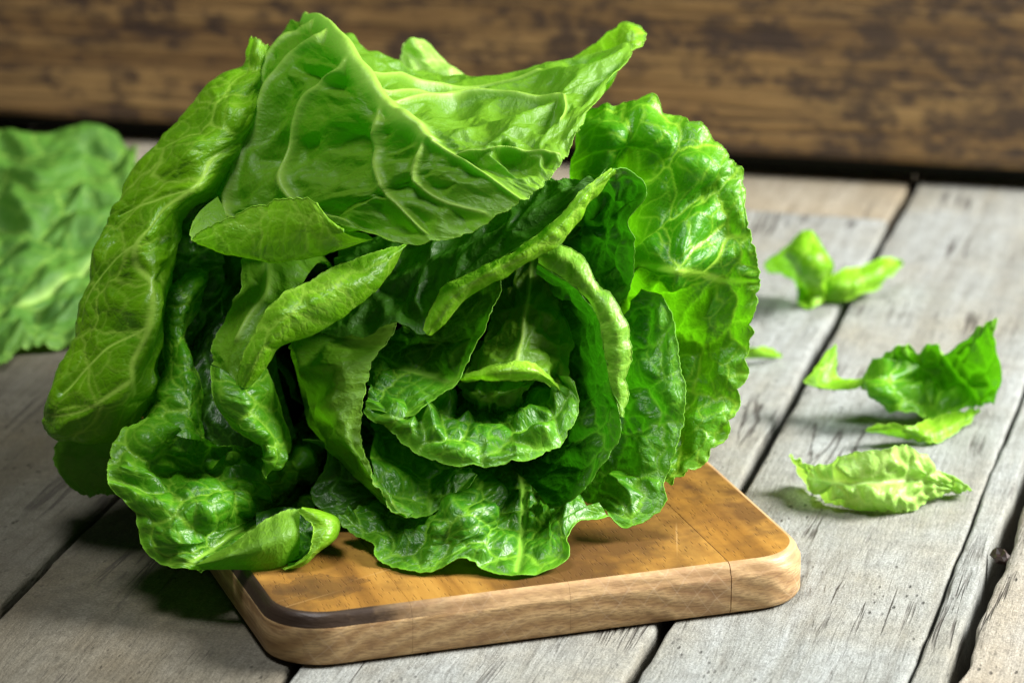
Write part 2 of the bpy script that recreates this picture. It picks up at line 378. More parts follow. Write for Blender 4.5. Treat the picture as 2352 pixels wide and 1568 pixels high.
def back_wood():
    t = NT('stained_brown_wood'); c = t.n('ShaderNodeTexCoord').outputs['Object']
    g1 = t.noise(t.mapping(c, (4, 60, 70)), 1., 6, .6, .5); g2 = t.noise(t.mapping(c, (14, 300, 330)), 1., 4, .6)
    bl = t.noise(t.mapping(c, (20, 36, 42)), 1., 6, .7, .3); bl2 = t.noise(t.mapping(c, (80, 110, 120)), 1., 4, .65); wide = t.noise(c, 5, 2)
    col = t.ramp(g1, [(.30, (.13, .064, .022)), (.50, (.29, .165, .058)), (.70, (.44, .27, .10))])
    col = t.mix(t.ramp(g2, [(.38, .75), (.54, 0.)]), col, (.07, .037, .016))
    st = t.math('ADD', t.math('MULTIPLY', bl, .62), t.math('MULTIPLY', bl2, .38))
    col = t.mix(t.ramp(st, [(.475, 0.), (.565, .9)]), col, (.045, .026, .020))
    col = t.mix(t.ramp(wide, [(.4, .0), (.7, .45)]), col, (.07, .042, .022))
    b = t.bump(t.math('ADD', g1, t.math('MULTIPLY', g2, .6)), .6, .002)
    pr = t.n('ShaderNodeBsdfPrincipled'); t.l(col, pr.inputs['Base Color']); pr.inputs['Roughness'].default_value = .6; t.l(b, pr.inputs['Normal'])
    t.l(pr.outputs[0], t.out.inputs['Surface']); return t.m
M_back = back_wood()

# ------------------------------------------------------------------ table of planks
AZ = math.atan2(3545-1176, math.hypot(FPX, 2917))          # the planks run this far right of straight ahead
PD = np.array([math.sin(AZ), math.cos(AZ)]); PN = np.array([math.cos(AZ), -math.sin(AZ)])
def toff(px, py, h=0.): p = T(px, py, h); return float(np.dot(p[:2], PN))
gapA = toff(1700, 1120); gapB = toff(2185, 1568); gapC = toff(0, 1400); gapD = toff(648, 1565); crack = toff(2085, 1568)
print('gaps', gapC, gapD, gapA, crack, gapB, 'az', math.degrees(AZ))
table = empty('wooden_table', (0, 130, 0))
tag(table, 'weathered grey plank table under the board and lettuce', 'table')
table.rotation_euler = (0, 0, -AZ); bpy.context.view_layer.update()
def plank(x0, x1, y0, y1, mat, seed, top=0.0, gl=.13, gr=.13, wob=.10, thick=3.0, rough=.02, wl=None, wr=None):
    """one board: x across the grain (cm, in plank axes), y along it; edges wander and are rounded"""
    ny = 220; ys = np.linspace(y0, y1, ny)
    eL = x0+gl+(wl or wob)*(gn(ys/7, ys*0+seed, seed)+.5*gn(ys/1.8, ys*0, seed+1)+.3*gn(ys/.6, ys*0, seed+4))
    eR = x1-gr+(wr or wob)*(gn(ys/7, ys*0+seed, seed+2)+.5*gn(ys/1.8, ys*0, seed+3)+.3*gn(ys/.6, ys*0, seed+5))
    nx = 30; s = np.linspace(0, 1, nx)
    prof = [(0., -thick), (0., -.45), (.02, -.14), (.07, -.035)]
    cols = []
    for dx, dz in prof: cols.append((eL+dx, np.full(ny, top+dz)))
    for k in range(nx):
        x = (eL+.15)+(eR-eL-.30)*s[k]
        z = top+rough*(gn(x/1.6, ys/9, seed+9)+.5*gn(x/.5, ys/4, seed+10))-.01
        cols.append((x, z))
    for dx, dz in reversed(prof): cols.append((eR-dx, np.full(ny, top+dz)))
    X = np.stack([np.stack([c[0], ys, c[1]], -1) for c in cols], 1)     # ny x nc x 3
    nc = X.shape[1]; idx = np.arange(ny*nc).reshape(ny, nc)
    q = np.stack([idx[:-1, :-1], idx[:-1, 1:], idx[1:, 1:], idx[1:, :-1]], -1).reshape(-1, 4).tolist()
    q += [list(idx[0, :][::-1]), list(idx[-1, :])]
    X = X.reshape(-1, 3)
    cx, cy = (x0+x1)/2, (y0+y1)/2
    me = bpy.data.meshes.new('plank'); me.from_pydata(((X-[cx, cy, 0])*CM).tolist(), [], q); me.update()
    for p in me.polygons: p.use_smooth = len(p.vertices) == 4
    o = bpy.data.objects.new('plank', me); COL.objects.link(o); me.materials.append(mat)
    wpos = PN*cx+PD*cy
    o.location = (wpos[0]*CM, wpos[1]*CM, 0); o.rotation_euler = (0, 0, -AZ)
    o.parent = table; o.matrix_parent_inverse = table.matrix_world.inverted()
    return o
yF, yN = 250, 80
endA = float(np.dot(T(1850, 492)[:2], PD))                  # where the shorter planks stop at the tan board
wA = gapA-gapD
plank(gapC-4*wA, gapC-3*wA, yN, yF, M_shadeplank, 21); plank(gapC-3*wA, gapC-2*wA, yN, yF, M_shadeplank, 22)
plank(gapC-2*wA, gapC-wA, yN, endA, M_shadeplank, 11); plank(gapC-wA, gapC, yN, endA, M_shadeplank, 12)
plank(gapC, gapD, yN, endA, M_shadeplank, 13, top=-.05); plank(gapD, gapA, yN, endA, M_plank, 14, gr=.22)
plank(gapA, crack, yN, yF, M_plank, 15, gl=.22, gr=.035, wr=.09)
plank(crack, gapB, yN, yF, M_plank, 16, gl=.035, gr=.30, wl=.09, top=.01)
pr_ = plank(gapB, gapB+13, yN, yF, M_rough, 17, gl=.25, wob=.30, rough=.16, top=.05); pr_['label'] = 'rough light brown plank with a gnarled edge'
plank(gapB+13, gapB+27, yN, yF, M_plank, 18)
pt = plank(gapC-2*wA, gapC, endA+.1, yF, M_tan, 19, top=-.08, gl=.1); pt['label'] = 'tan plank end near the back board'
pt = plank(gapC, gapA, endA+.1, yF, M_tan, 20, top=-.08, gr=.22); pt['label'] = 'tan plank end near the back board'
me = bpy.data.meshes.new('under_sheet'); a = 140
me.from_pydata([(x*CM, y*CM, -2.9*CM) for x, y in ((-a, 30), (a, 30), (a, 330), (-a, 330))], [], [(0, 1, 2, 3)])
link('under_sheet', me, M_void, table)  # flat near-black sheet closing the plank gaps from below

# ------------------------------------------------------------------ brown board standing at the back
p0 = T(-250, 252, 1.0); p1 = T(2600, 409, 1.0)
dirb = (p1-p0); dirb[2] = 0; Lb = np.linalg.norm(dirb); dirb /= Lb; nrm = np.array([-dirb[1], dirb[0], 0])  # away from the camera
bb = empty('back_board', (p0+p1)/2*[1, 1, 0]); tag(bb, 'stained dark brown wooden board standing upright behind the table', 'board')
bb.rotation_euler = (0, 0, math.atan2(dirb[1], dirb[0])); bpy.context.view_layer.update()
def slab(name, x0, x1, y0, y1, z0, z1, bev, mat, parent, nx=60, wob=.05, seed=1):
    # local x along the board; front edges rounded
    prof = [(y1, z0), (y0+bev, z0), (y0+bev*.3, z0+bev*.3), (y0, z0+bev), (y0, z1-bev), (y0+bev*.3, z1-bev*.3), (y0+bev, z1), (y1, z1)]
    xs = np.linspace(x0, x1, nx); V = []; F = []
    for i, x in enumerate(xs):
        for k, (y, z) in enumerate(prof):
            V.append((x*CM, (y+wob*float(gn(np.array([x/9.]), np.array([k*1.3]), seed)[0]))*CM, (z+wob*float(gn(np.array([x/7.]), np.array([z*.2+9]), seed)[0]))*CM))
    n = len(prof)
    for i in range(nx-1):
        for k in range(n): F.append((i*n+k, (i+1)*n+k, (i+1)*n+(k+1) % n, i*n+(k+1) % n))
    F += [tuple(range(n)), tuple(range((nx-1)*n, nx*n))[::-1]]
    me = bpy.data.meshes.new(name); me.from_pydata(V, [], F); me.update()
    o = bpy.data.objects.new(name, me); COL.objects.link(o); me.materials.append(mat); o.parent = parent
    return o
slab('plank', -Lb/2-45, Lb/2+25, 0, 2.6, 1.0, 15, .35, M_back, bb, seed=5)
slab('gap_shade_strip', -Lb/2-45, Lb/2+25, 1.7, 2.5, .06, 1.0, .05, M_void, bb, wob=0.)  # added recessed strip, near-black to stand for the shadow under the board

# ------------------------------------------------------------------ cutting board
TB = 1.8
f0 = T(740, 1536); f1 = T(1740, 1406); ex = f1-f0; ex[2] = 0; ex /= np.linalg.norm(ex); ey = np.array([-ex[1], ex[0], 0])
def loc(p): d = p-f0; return float(np.dot(d, ex)), float(np.dot(d, ey))
XL = (loc(T(550, 1415))[0]+loc(T(500, 1357))[0])/2; XR = loc(T(1760, 1192, TB))[0]+.45
print('board', XL, XR, [loc(T(a, b)) for a, b in ((460, 1310), (550, 1415), (640, 1520))], [loc(T(a, b, TB)) for a, b in ((1605, 1065), (1700, 1140), (1790, 1210))], 'ang', math.degrees(math.atan2(ex[1], ex[0])))
BD = 27.0; RC = 1.9
board = empty('cutting_board', f0+ex*(XL+XR)/2+ey*BD/2)
tag(board, 'small wooden cutting board with rounded corners under the lettuce', 'cutting board')
board.rotation_euler = (0, 0, math.atan2(ex[1], ex[0])); bpy.context.view_layer.update()
HW = (XR-XL)/2
def lx(px, py, h): return loc(T(px, py, h))[0]-(XL+XR)/2
joints = [lx(950, 1392, TB), lx(1313, 1345, TB), lx(1676, 1292, TB)]
print('joints', joints, HW)

def board_top():
    t = NT('oiled_board_face'); c = t.n('ShaderNodeTexCoord').outputs['Object']; ob = t.n('ShaderNodeObjectInfo').outputs['Random']
    off = t.n('ShaderNodeCombineXYZ'); t.l(t.math('MULTIPLY', ob, 2.3), off.inputs[0]); va = t.n('ShaderNodeVectorMath', operation='ADD'); t.l(c, va.inputs[0]); t.l(off.outputs[0], va.inputs[1]); d = va.outputs[0]
    g1 = t.noise(t.mapping(d, (90, 5, 90)), 1., 4, .55, .5); bl = t.noise(c, 26, 4, .6); bl2 = t.noise(c, 60, 4, .6)
    pv = t.n('ShaderNodeTexVoronoi'); t.l(t.mapping(d, (1000, 150, 1)), pv.inputs['Vector']); pv.inputs['Scale'].default_value = 1.
    pores = t.ramp(pv.outputs['Distance'], [(.10, 1.), (.26, 0.)])
    col = t.ramp(g1, [(.30, (.18, .082, .015)), (.50, (.315, .152, .027)), (.74, (.44, .235, .047))])
    col = t.mix(t.math('MULTIPLY', ob, .25), col, (.26, .13, .04))
    col = t.mix(t.ramp(bl, [(.45, 0.), (.62, .85)]), col, (.095, .045, .015))
    col = t.mix(t.ramp(bl2, [(.58, 0.), (.72, .5)]), col, (.075, .04, .018))
    col = t.mix(t.math('MULTIPLY', t.math('MULTIPLY', pores, .6), t.ramp(t.noise(c, 22, 3), [(.38, .15), (.6, 1.)])), col, (.10, .048, .018))
    # an old scorched water mark and a few knife cuts
    dv = t.n('ShaderNodeVectorMath', operation='SUBTRACT'); t.l(c, dv.inputs[0]); dv.inputs[1].default_value = (lx(735, 1345, TB)*CM, loc(T(735, 1345, TB))[1]*CM-BD/2*CM, TB*CM)
    ln_ = t.n('ShaderNodeVectorMath', operation='LENGTH'); t.l(t.mapping(dv.outputs[0], (1, 1.3, 1)), ln_.inputs[0])
    rad = t.math('ADD', t.math('MULTIPLY', ln_.outputs['Value'], 38.), t.math('MULTIPLY', t.noise(c, 75, 4, .6), .9))
    col = t.mix(t.ramp(rad, [(.78, .62), (.98, .30), (1.02, .85), (1.07, 0.)]), col, (.055, .028, .014))
    for ang, sc_ in ((.35, 240.), (-.5, 300.), (1.2, 260.)):
        kn = t.noise(t.mapping(t.mapping(c, (1, 1, 0), (0, 0, 0), (0, 0, ang)), (sc_, 5, 1)), 1., 2, .5)
        col = t.mix(t.ramp(kn, [(.725, 0.), (.76, .5)]), col, (.56, .35, .14))
    b = t.bump(t.math('SUBTRACT', g1, pores), .45, .0006); b = t.bump(t.noise(c, 700, 3), .25, .0003, b)
    pr = t.n('ShaderNodeBsdfPrincipled'); t.l(col, pr.inputs['Base Color']); pr.inputs['Roughness'].default_value = .50; pr.inputs['Specular IOR Level'].default_value = .2; t.l(b, pr.inputs['Normal'])
    t.l(pr.outputs[0], t.out.inputs['Surface']); return t.m
def board_end(edge=False):
    t = NT('scorched_board_rim' if edge else 'board_end_grain'); c = t.n('ShaderNodeTexCoord').outputs['Object']
    sx = t.n('ShaderNodeSeparateXYZ'); t.l(c, sx.inputs[0]); ob = t.n('ShaderNodeObjectInfo').outputs['Random']
    rings = t.n('ShaderNodeTexWave', wave_type='RINGS', rings_direction='Y'); t.l(t.mapping(c, (1, 1, 1), (0, 0, .16)), rings.inputs['Vector'])
    rings.inputs['Scale'].default_value = 55; rings.inputs['Distortion'].default_value = 3.0; rings.inputs['Detail'].default_value = 3; rings.inputs['Detail Scale'].default_value = 1.5
    fib = t.noise(t.mapping(c, (300, 60, 1500)), 1., 3); bl = t.noise(c, 40, 4)
    col = t.mix(rings.outputs[0], (.47, .285, .125), (.68, .46, .225))
    col = t.mix(t.ramp(fib, [(.40, .55), (.55, 0.)]), col, (.27, .15, .075))
    col = t.mix(t.ramp(bl, [(.52, 0.), (.7, .5)]), col, (.30, .16, .08))
    # pale crossing rays of the end grain
    nzv = t.n('ShaderNodeTexNoise'); t.l(c, nzv.inputs['Vector']); nzv.inputs['Scale'].default_value = 30; nzv.inputs['Detail'].default_value = 2
    sv = t.n('ShaderNodeVectorMath', operation='SCALE'); t.l(nzv.outputs['Color'], sv.inputs[0]); sv.inputs['Scale'].default_value = .012
    wv2 = t.n('ShaderNodeVectorMath', operation='ADD'); t.l(c, wv2.inputs[0]); t.l(sv.outputs[0], wv2.inputs[1])
    for ang, sc_ in ((.62, 62.), (-.80, 51.)):
        wv = t.n('ShaderNodeTexWave', wave_type='BANDS', bands_direction='X'); t.l(t.mapping(wv2.outputs[0], (1, 0, 1), (0, 0, 0), (0, ang, 0)), wv.inputs['Vector'])
        wv.inputs['Scale'].default_value = sc_; wv.inputs['Distortion'].default_value = .8
        ln = t.math('MULTIPLY', t.ramp(wv.outputs[0], [(.975, 0.), (.997, .22)]), t.ramp(t.noise(c, 42, 3), [(.45, 0.), (.60, 1.)]))
        col = t.mix(ln, col, (.76, .59, .40))
    if edge:
        col = t.mix(.45, col, (.44, .28, .14))
        burn = t.math('ADD', t.math('MULTIPLY', t.noise(c, 45, 4), .9), t.math('ADD', -.10, t.math('MULTIPLY', sx.outputs[0], -8.0)))
        col = t.mix(t.ramp(burn, [(.55, 0.), (.95, .96)]), col, (.022, .013, .010))
    else:
        burn = t.math('ADD', t.math('MULTIPLY', t.noise(c, 50, 4), .55), t.math('ADD', t.math('MULTIPLY', sx.outputs[0], -7.0), t.math('MULTIPLY', sx.outputs[2], 22.)))
        col = t.mix(t.ramp(burn, [(1.05, 0.), (1.35, .8)]), col, (.05, .026, .017))
    b = t.bump(t.math('ADD', fib, rings.outputs[0]), .3, .0005)
    pr = t.n('ShaderNodeBsdfPrincipled'); t.l(col, pr.inputs['Base Color']); pr.inputs['Roughness'].default_value = .42 if edge else .55; t.l(b, pr.inputs['Normal'])
    pr.inputs['Specular IOR Level'].default_value = .3
    t.l(pr.outputs[0], t.out.inputs['Surface']); return t.m
M_btop, M_bend, M_bedge = board_top(), board_end(), board_end(True)
LV = [(0.02, .22), (.10, .08), (.26, 0.), (1.26, 0.), (1.36, .01), (1.42, .05), (1.52, .09), (1.64, .13), (1.75, .22), (1.795, .34), (1.80, .46)]  # height, inset
EDGE_FROM = 5
def stave(xa, xb, first, last, n=26):
    V = []; F = []; mi = []; loops = []
    for z, ins in LV:
        a = (-HW+ins) if first else xa+(.016 if last else .004); b_ = (HW-ins) if last else xb-(.016 if xb > HW*.6 else .004)
        s = (1-np.cos(np.linspace(0, math.pi, n)))/2; xs = a+(b_-a)*s; r = RC-ins*.6
        def corner(x):
            d = 0.
            if x < -HW+ins+r: k = (-HW+ins+r)-x; d = r-math.sqrt(max(0, r*r-k*k))
            if x > HW-ins-r: k = x-(HW-ins-r); d = r-math.sqrt(max(0, r*r-k*k))
            return d
        fr = [(x, -BD/2+ins+corner(x), z) for x in xs]; bk = [(x, BD/2-ins-corner(x), z) for x in xs[::-1]]
        loops.append(len(V)); V += fr+bk
    m = 2*n
    for k in range(len(LV)-1):
        for i in range(m):
            j = (i+1) % m
            F.append((loops[k]+i, loops[k]+j, loops[k+1]+j, loops[k+1]+i)); mi.append(2 if k >= EDGE_FROM-1 and k < len(LV)-2 else 1 if k < EDGE_FROM-1 else 0)
    top = loops[-1]
    for i in range(n-1): F.append((top+i, top+i+1, top+m-2-i, top+m-1-i)); mi.append(0)
    for i in range(n-1): F.append((i, m-1-i, m-2-i, i+1)); mi.append(1)
    me = bpy.data.meshes.new('stave'); me.from_pydata([(x*CM, y*CM, z*CM) for x, y, z in V], [], F); me.update()
    for m_ in (M_btop, M_bend, M_bedge): me.materials.append(m_)
    me.polygons.foreach_set('material_index', mi)
    me.polygons.foreach_set('use_smooth', [True]*len(F))
    try: me.set_sharp_from_angle(angle=math.radians(40))
    except Exception: pass
    o = bpy.data.objects.new('stave', me); COL.objects.link(o); o.parent = board
    return o
js = [-HW]+joints+[HW]
for k in range(len(js)-1): stave(js[k], js[k+1], k == 0, k == len(js)-2)
cb = np.array(board.location)/CM
def above_board(X):
    d = X-cb; a = d@ex; b_ = d@ey
    inside = (np.abs(a) < HW+.15) & (np.abs(b_) < BD/2+.15)
    X[..., 2] = np.where(inside, np.maximum(X[..., 2], TB+.06), X[..., 2]); return X
LIM.append(above_board)

# ------------------------------------------------------------------ the lettuce head
head = empty('romaine_lettuce', (BASE[0], BASE[1]-10, TB)); tag(head, 'large green romaine lettuce head lying on the cutting board', 'lettuce')
def leaf(grid, mat=M_leaf, **kw): return sheet(kw.pop('name', 'leaf'), grid, mat, kw.pop('parent', head), **kw)

# hooded outer leaf over the top, its underside and ribs towards us
hood = [
 [(560,300,14),(620,240,15),(680,200,16),(745,180,17),(830,215,16),(900,250,15),(960,300,14)],
 [(590,220,7.5),(622,140,7.8),(658,72,7.6),(715,54,7),(782,72,7.8),(866,122,9.2),(950,160,10.5)],
 [(545,290,6.2),(600,195,5.4),(665,120,4.4),(785,120,2.3),(880,146,6.2),(980,168,8.2),(1080,183,9)],
 [(488,410,5.0),(565,310,3.7),(670,225,2.7),(862,215,.4),(985,206,3.9),(1110,190,5.8),(1255,146,7.0)],
 [(450,485,3.6),(560,450,2.1),(715,360,1.6),(930,283,-.9),(1090,243,2.1),(1250,185,3.2),(1440,98,5)],
 [(570,530,.5),(700,500,.6),(820,440,-1.1),(1020,345,-2.0),(1150,300,-1.5),(1285,245,.6),(1395,195,2)],
 [(720,512,-1),(800,512,-1.3),(910,478,-1.9),(1110,400,-2.8),(1192,365,-2.2),(1265,325,-1.5),(1345,270,-.3)],
 [(735,508,-1),(850,536,-2.1),(1000,556,-2.9),(1200,463,-3.2),(1247,424,-2.7),(1292,365,-2.1),(1325,300,-1)]]
hl = leaf(hood, M_under, base=(.2,), adax=False, ref=(4.5, 3), margins='ER', seed=2, cells=(1.9, .62), amp=(.28, .05), crumple=.20, ruffle=.06, rib_h=.42,
     ribs=[([(3,0),(3,2),(3,3),(3,4.7)], .62, .26), ([(3,4.5),(3,5.5),(3,7)], .16, .07), ([(3,3.2),(2.6,4.2),(2.2,5.2),(2,6.7)], .15, .07), ([(3,2.2),(2.1,3.2),(1.3,4.6),(1.0,6)], .15, .08), ([(3,1.6),(1.6,2.4),(.8,3.6),(.3,4.6)], .16, .09),
           ([(3,1.2),(1.5,1.7),(.6,2.6),(0.1,3.5)], .14, .08), ([(3,4.6),(2.5,5.4),(2.4,6.2),(2.6,6.8)], .11, .06), ([(3,2.6),(3.6,2.6),(4.6,2.9),(5.3,3.5)], .14, .08), ([(3,3.3),(3.8,3.5),(4.6,4.2),(5.0,4.7),(5.2,5.6)], .14, .07), ([(3,2.9),(3.9,3.1),(4.7,3.2)], .12, .07), ([(3,5.3),(3.8,5.6),(4.6,6.2),(5,6.8)], .09, .05)])
leaf([[(437,550,-.5),(480,520,-.9),(530,497,-1.2),(610,468,-1.6),(680,455,-1.9),(722,462,-2),(742,505,-2.0)],
      [(445,556,-.6),(500,548,-1.1),(560,538,-1.4),(630,522,-1.65),(700,520,-1.9),(760,526,-2.1),(800,535,-2.2)],
      [(455,562,-.5),(505,576,-.9),(570,589,-1.2),(630,596,-1.3),(700,592,-1.5),(770,575,-1.7),(850,548,-2)],
      [(470,540,.6),(520,545,.3),(580,545,.2),(640,540,.1),(710,530,-.2),(770,525,-.6),(840,535,-1.6)]], M_lite, name='curled_margin', parent=hl, margins='SL', seed=3, ruffle=.05, crumple=.05, amp=(.10,.03), cells=(1.2,.5))
leaf([[(500,450,1.5),(515,480,1.0),(525,515,.6)],[(465,480,1),(480,500,.6),(500,530,.3)],[(442,512,.5),(436,535,.1),(440,552,-.1)]], M_under, name='curled_margin', parent=hl, adax=False, margins='E', seed=4, ruffle=.03, crumple=.04, amp=(.05,.02))
leaf([[(1250,170,8.4),(1290,200,7.8),(1310,240,7.2)],[(1340,118,7.8),(1370,150,7.2),(1355,243,6.6)],[(1400,73,7.2),(1415,120,6.6),(1408,192,6)],[(1442,50,6.8),(1452,85,6.2),(1442,125,5.8)],[(1476,62,6.6),(1484,85,6.2),(1476,106,6)]], M_lite, margins='ELR', seed=5, ruffle=.05, crumple=.05, amp=(.08,.03))
leaf([[(925,260,12),(1010,260,12),(1100,250,12)],[(928,180,12.4),(1000,180,12),(1072,174,12.5)],[(925,140,13),(972,135,12.6),(1035,148,13)],[(924,115,13.4),(952,112,13),(988,125,13.4)],[(934,95,14),(942,92,13.8),(952,104,14)]], M_pale, margins='ELR', seed=6, ruffle=.25, crumple=.1)

# long glossy leaf on the left, rolled like a tube
longl = [
 [(575,98,6.5),(580,88,6),(592,90,5.6),(602,94,5.5),(612,100,5.6),(622,106,6),(620,114,6.5)],
 [(580,135,6.5),(574,122,6),(586,124,5.4),(599,126,5.2),(612,124,5.4),(630,120,5.8),(620,138,6.5)],
 [(555,175,6.4),(560,160,5.8),(575,162,5.2),(590,165,5.0),(600,165,5.1),(610,165,5.5),(605,185,6.4)],
 [(520,200,6.2),(515,182,5.4),(545,185,4.5),(570,190,4.2),(592,195,4.4),(606,195,5.0),(600,205,6.2)],
 [(455,250,6),(442,238,5.2),(490,238,3.7),(530,238,3.2),(570,238,3.5),(595,232,4.4),(585,245,6)],
 [(430,315,5.7),(414,292,5),(460,296,3.3),(505,300,2.5),(550,300,2.9),(585,285,4),(570,305,6)],
 [(345,390,5.5),(345,350,4.5),(395,350,2.8),(440,352,2),(495,355,2.2),(548,345,3.2),(535,375,5.5)],
 [(285,470,5.3),(268,470,3.6),(325,458,2.8),(375,450,2.1),(440,440,1.2),(490,425,2.6),(470,455,5)],
 [(262,515,5.2),(256,515,3.4),(290,512,2.6),(345,512,1.1),(375,500,1.4),(408,490,2.4),(430,510,4.8)],
 [(240,585,5),(228,580,3.2),(270,572,2.4),(318,562,.9),(362,560,1.3),(404,545,2.2),(405,570,4.5)],
 [(200,680,4.8),(186,685,3.0),(232,675,2.1),(282,665,1.4),(348,655,.3),(378,640,1.6),(380,650,4)],
 [(185,760,4.6),(177,760,2.8),(218,760,1.8),(268,755,1.2),(336,750,.1),(366,740,1.4),(360,760,4)],
 [(150,850,4.3),(142,850,2.6),(190,850,1.6),(240,850,.7),(304,845,.1),(348,840,1.2),(345,850,3.6)],
 [(115,930,4),(110,935,2.4),(160,940,1.4),(220,940,.5),(285,930,.2),(345,895,1),(350,890,3.4)],
 [(115,985,4),(105,985,3.2),(160,995,2),(210,1000,1.4),(270,985,1.2),(328,942,1.6),(340,930,3.4)],
 [(130,990,5),(125,1000,4.6),(165,1005,4.2),(215,1005,4),(265,995,4),(315,960,4),(330,940,4.6)]]
leaf(longl, M_lite, margins='S', seed=7, cells=(2.0, .7), amp=(.11, .045), crumple=.16, ruffle=.0, stretch=.8, pucker=.05, rib_h=-.13, ribs=[([(4.6,4.6),(4.5,5.2),(4,6.2),(4,7),(3.2,8),(3,9),(3.2,9.4),(4,10),(4.1,11),(4,12),(4.3,12.8)], .085, .07), ([(4,7),(2.6,7.2),(1.5,7.6)], .05, .03), ([(3,9),(1.8,9.6),(1.2,10.6)], .05, .03), ([(4.1,11),(2.8,11.5),(1.6,12.6)], .05, .03), ([(4,12.4),(2.6,13),(1.4,13.3)], .06, .03)])
leaf([[(140,985,4.8),(210,990,4.4),(280,985,4),(340,950,3.6)],[(126,1040,5),(200,1045,4.4),(270,1045,4),(340,1020,3.6)],[(140,1095,5),(205,1095,4.6),(275,1095,4.2),(345,1090,3.8)],[(192,1133,5.2),(225,1137,5),(265,1138,4.8),(340,1130,4.5)]], M_leaf, adax=False, margins='EL', seed=8, amp=(.1,.04))
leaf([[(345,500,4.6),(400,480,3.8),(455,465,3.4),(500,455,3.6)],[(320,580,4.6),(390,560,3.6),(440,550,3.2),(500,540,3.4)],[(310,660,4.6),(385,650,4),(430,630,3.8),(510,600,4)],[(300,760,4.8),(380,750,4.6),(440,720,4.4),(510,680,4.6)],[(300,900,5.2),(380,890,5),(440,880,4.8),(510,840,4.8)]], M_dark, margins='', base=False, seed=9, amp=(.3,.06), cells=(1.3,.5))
# inner left leaf, folded
leaf([[(470,604,5),(480,597,4.6),(488,600,4.6),(492,608,5.2)],[(420,650,4.5),(430,635,3.4),(455,640,3.2),(480,645,4.2)],[(378,700,4),(395,690,2.6),(425,700,2.4),(445,700,3.4)],[(370,760,3.6),(385,755,2.4),(408,760,2.2),(420,762,3)],
      [(375,830,3.2),(395,830,1.8),(425,830,1.4),(440,825,2.4)],[(362,890,3),(390,890,1.2),(430,890,.8),(462,890,2)],[(345,940,2.4),(380,945,.6),(430,950,.2),(466,960,1.4)],[(330,962,1.8),(370,990,0),(425,1010,-.4),(468,1015,.8)]], M_mid, margins='', seed=10, amp=(.08,.05), cells=(1.4,.5), crumple=.16)
# low left leaf with a bulging blade
low = [
 [(540,1020,1),(545,1060,1.4),(565,1090,.6),(580,1120,-.1),(585,1150,0),(588,1170,.2),(592,1182,.5),(602,1192,.4),(650,1232,-.5)],
 [(450,1000,.2),(415,1050,.3),(425,1090,.7),(450,1112,-1.4),(490,1140,-2.4),(495,1185,-2.5),(490,1225,-1.8),(510,1248,-1.8),(560,1264,-2.0)],
 [(390,975,-.2),(330,1030,-1),(320,1080,-1.2),(340,1135,-1.8),(375,1190,-2.8),(392,1232,-2.9),(425,1268,-2.9),(460,1287,-3),(500,1292,-2.9)],
 [(335,950,.8),(262,1010,-.5),(252,1060,-1),(247,1115,-1.6),(308,1180,-2.2),(320,1245,-2.6),(362,1285,-3),(432,1307,-3.2),(460,1310,-3.1)]]
lo = leaf(low, M_mid, base=True, margins='E', seed=11, cells=(1.5,.55), amp=(.26,.07), crumple=.16, ruffle=.16, ribs=[([(7,-1),(7,0),(6.9,1),(6.9,2.8)], .16, .08)], rib_h=.0)
leaf([[(432,1309,-3.3),(500,1309,-3.5),(570,1308,-3.5),(640,1304,-3.4),(690,1275,-3.0)],[(450,1297,-3.6),(520,1280,-4),(590,1262,-4.1),(650,1240,-3.9),(690,1222,-3.2)],[(475,1283,-3.1),(545,1245,-3.3),(600,1200,-3.2),(650,1170,-2.9),(690,1166,-2.5)]],
     M_under, name='curled_margin', parent=lo, adax=False, margins='E', seed=12, amp=(.07,.03), crumple=.06, ruffle=.05, cells=(1.1,.5))
leaf([[(684,1173,-2.9),(700,1192,-3.2),(716,1215,-3.4),(716,1240,-3.5),(705,1268,-3.6),(680,1290,-3.6),(648,1304,-3.5)],[(692,1168,-3),(722,1186,-3.3),(745,1207,-3.3),(742,1237,-3.5),(718,1270,-3.7),(688,1293,-3.7),(655,1307,-3.6)],
      [(692,1166,-2.5),(735,1179,-2.6),(771,1197,-2.4),(767,1230,-2.6),(732,1268,-3),(697,1293,-3.3),(660,1308,-3.4)],[(690,1175,-1.5),(725,1190,-1.5),(750,1200,-1.4),(745,1225,-1.6),(715,1255,-2),(690,1280,-2.5),(660,1295,-2.8)]],
     M_lite, name='curled_margin', parent=lo, margins='S', seed=13, amp=(.10,.04), crumple=.06, ruffle=.04)
leaf([[(590,1180,-.4),(660,1172,-.6),(740,1190,-.6)],[(590,1240,-1.4),(660,1240,-1.5),(735,1235,-1.6)],[(590,1296,-2.8),(660,1296,-2.9),(725,1275,-2.4)]], M_dark, name='leaf', margins='', seed=14)

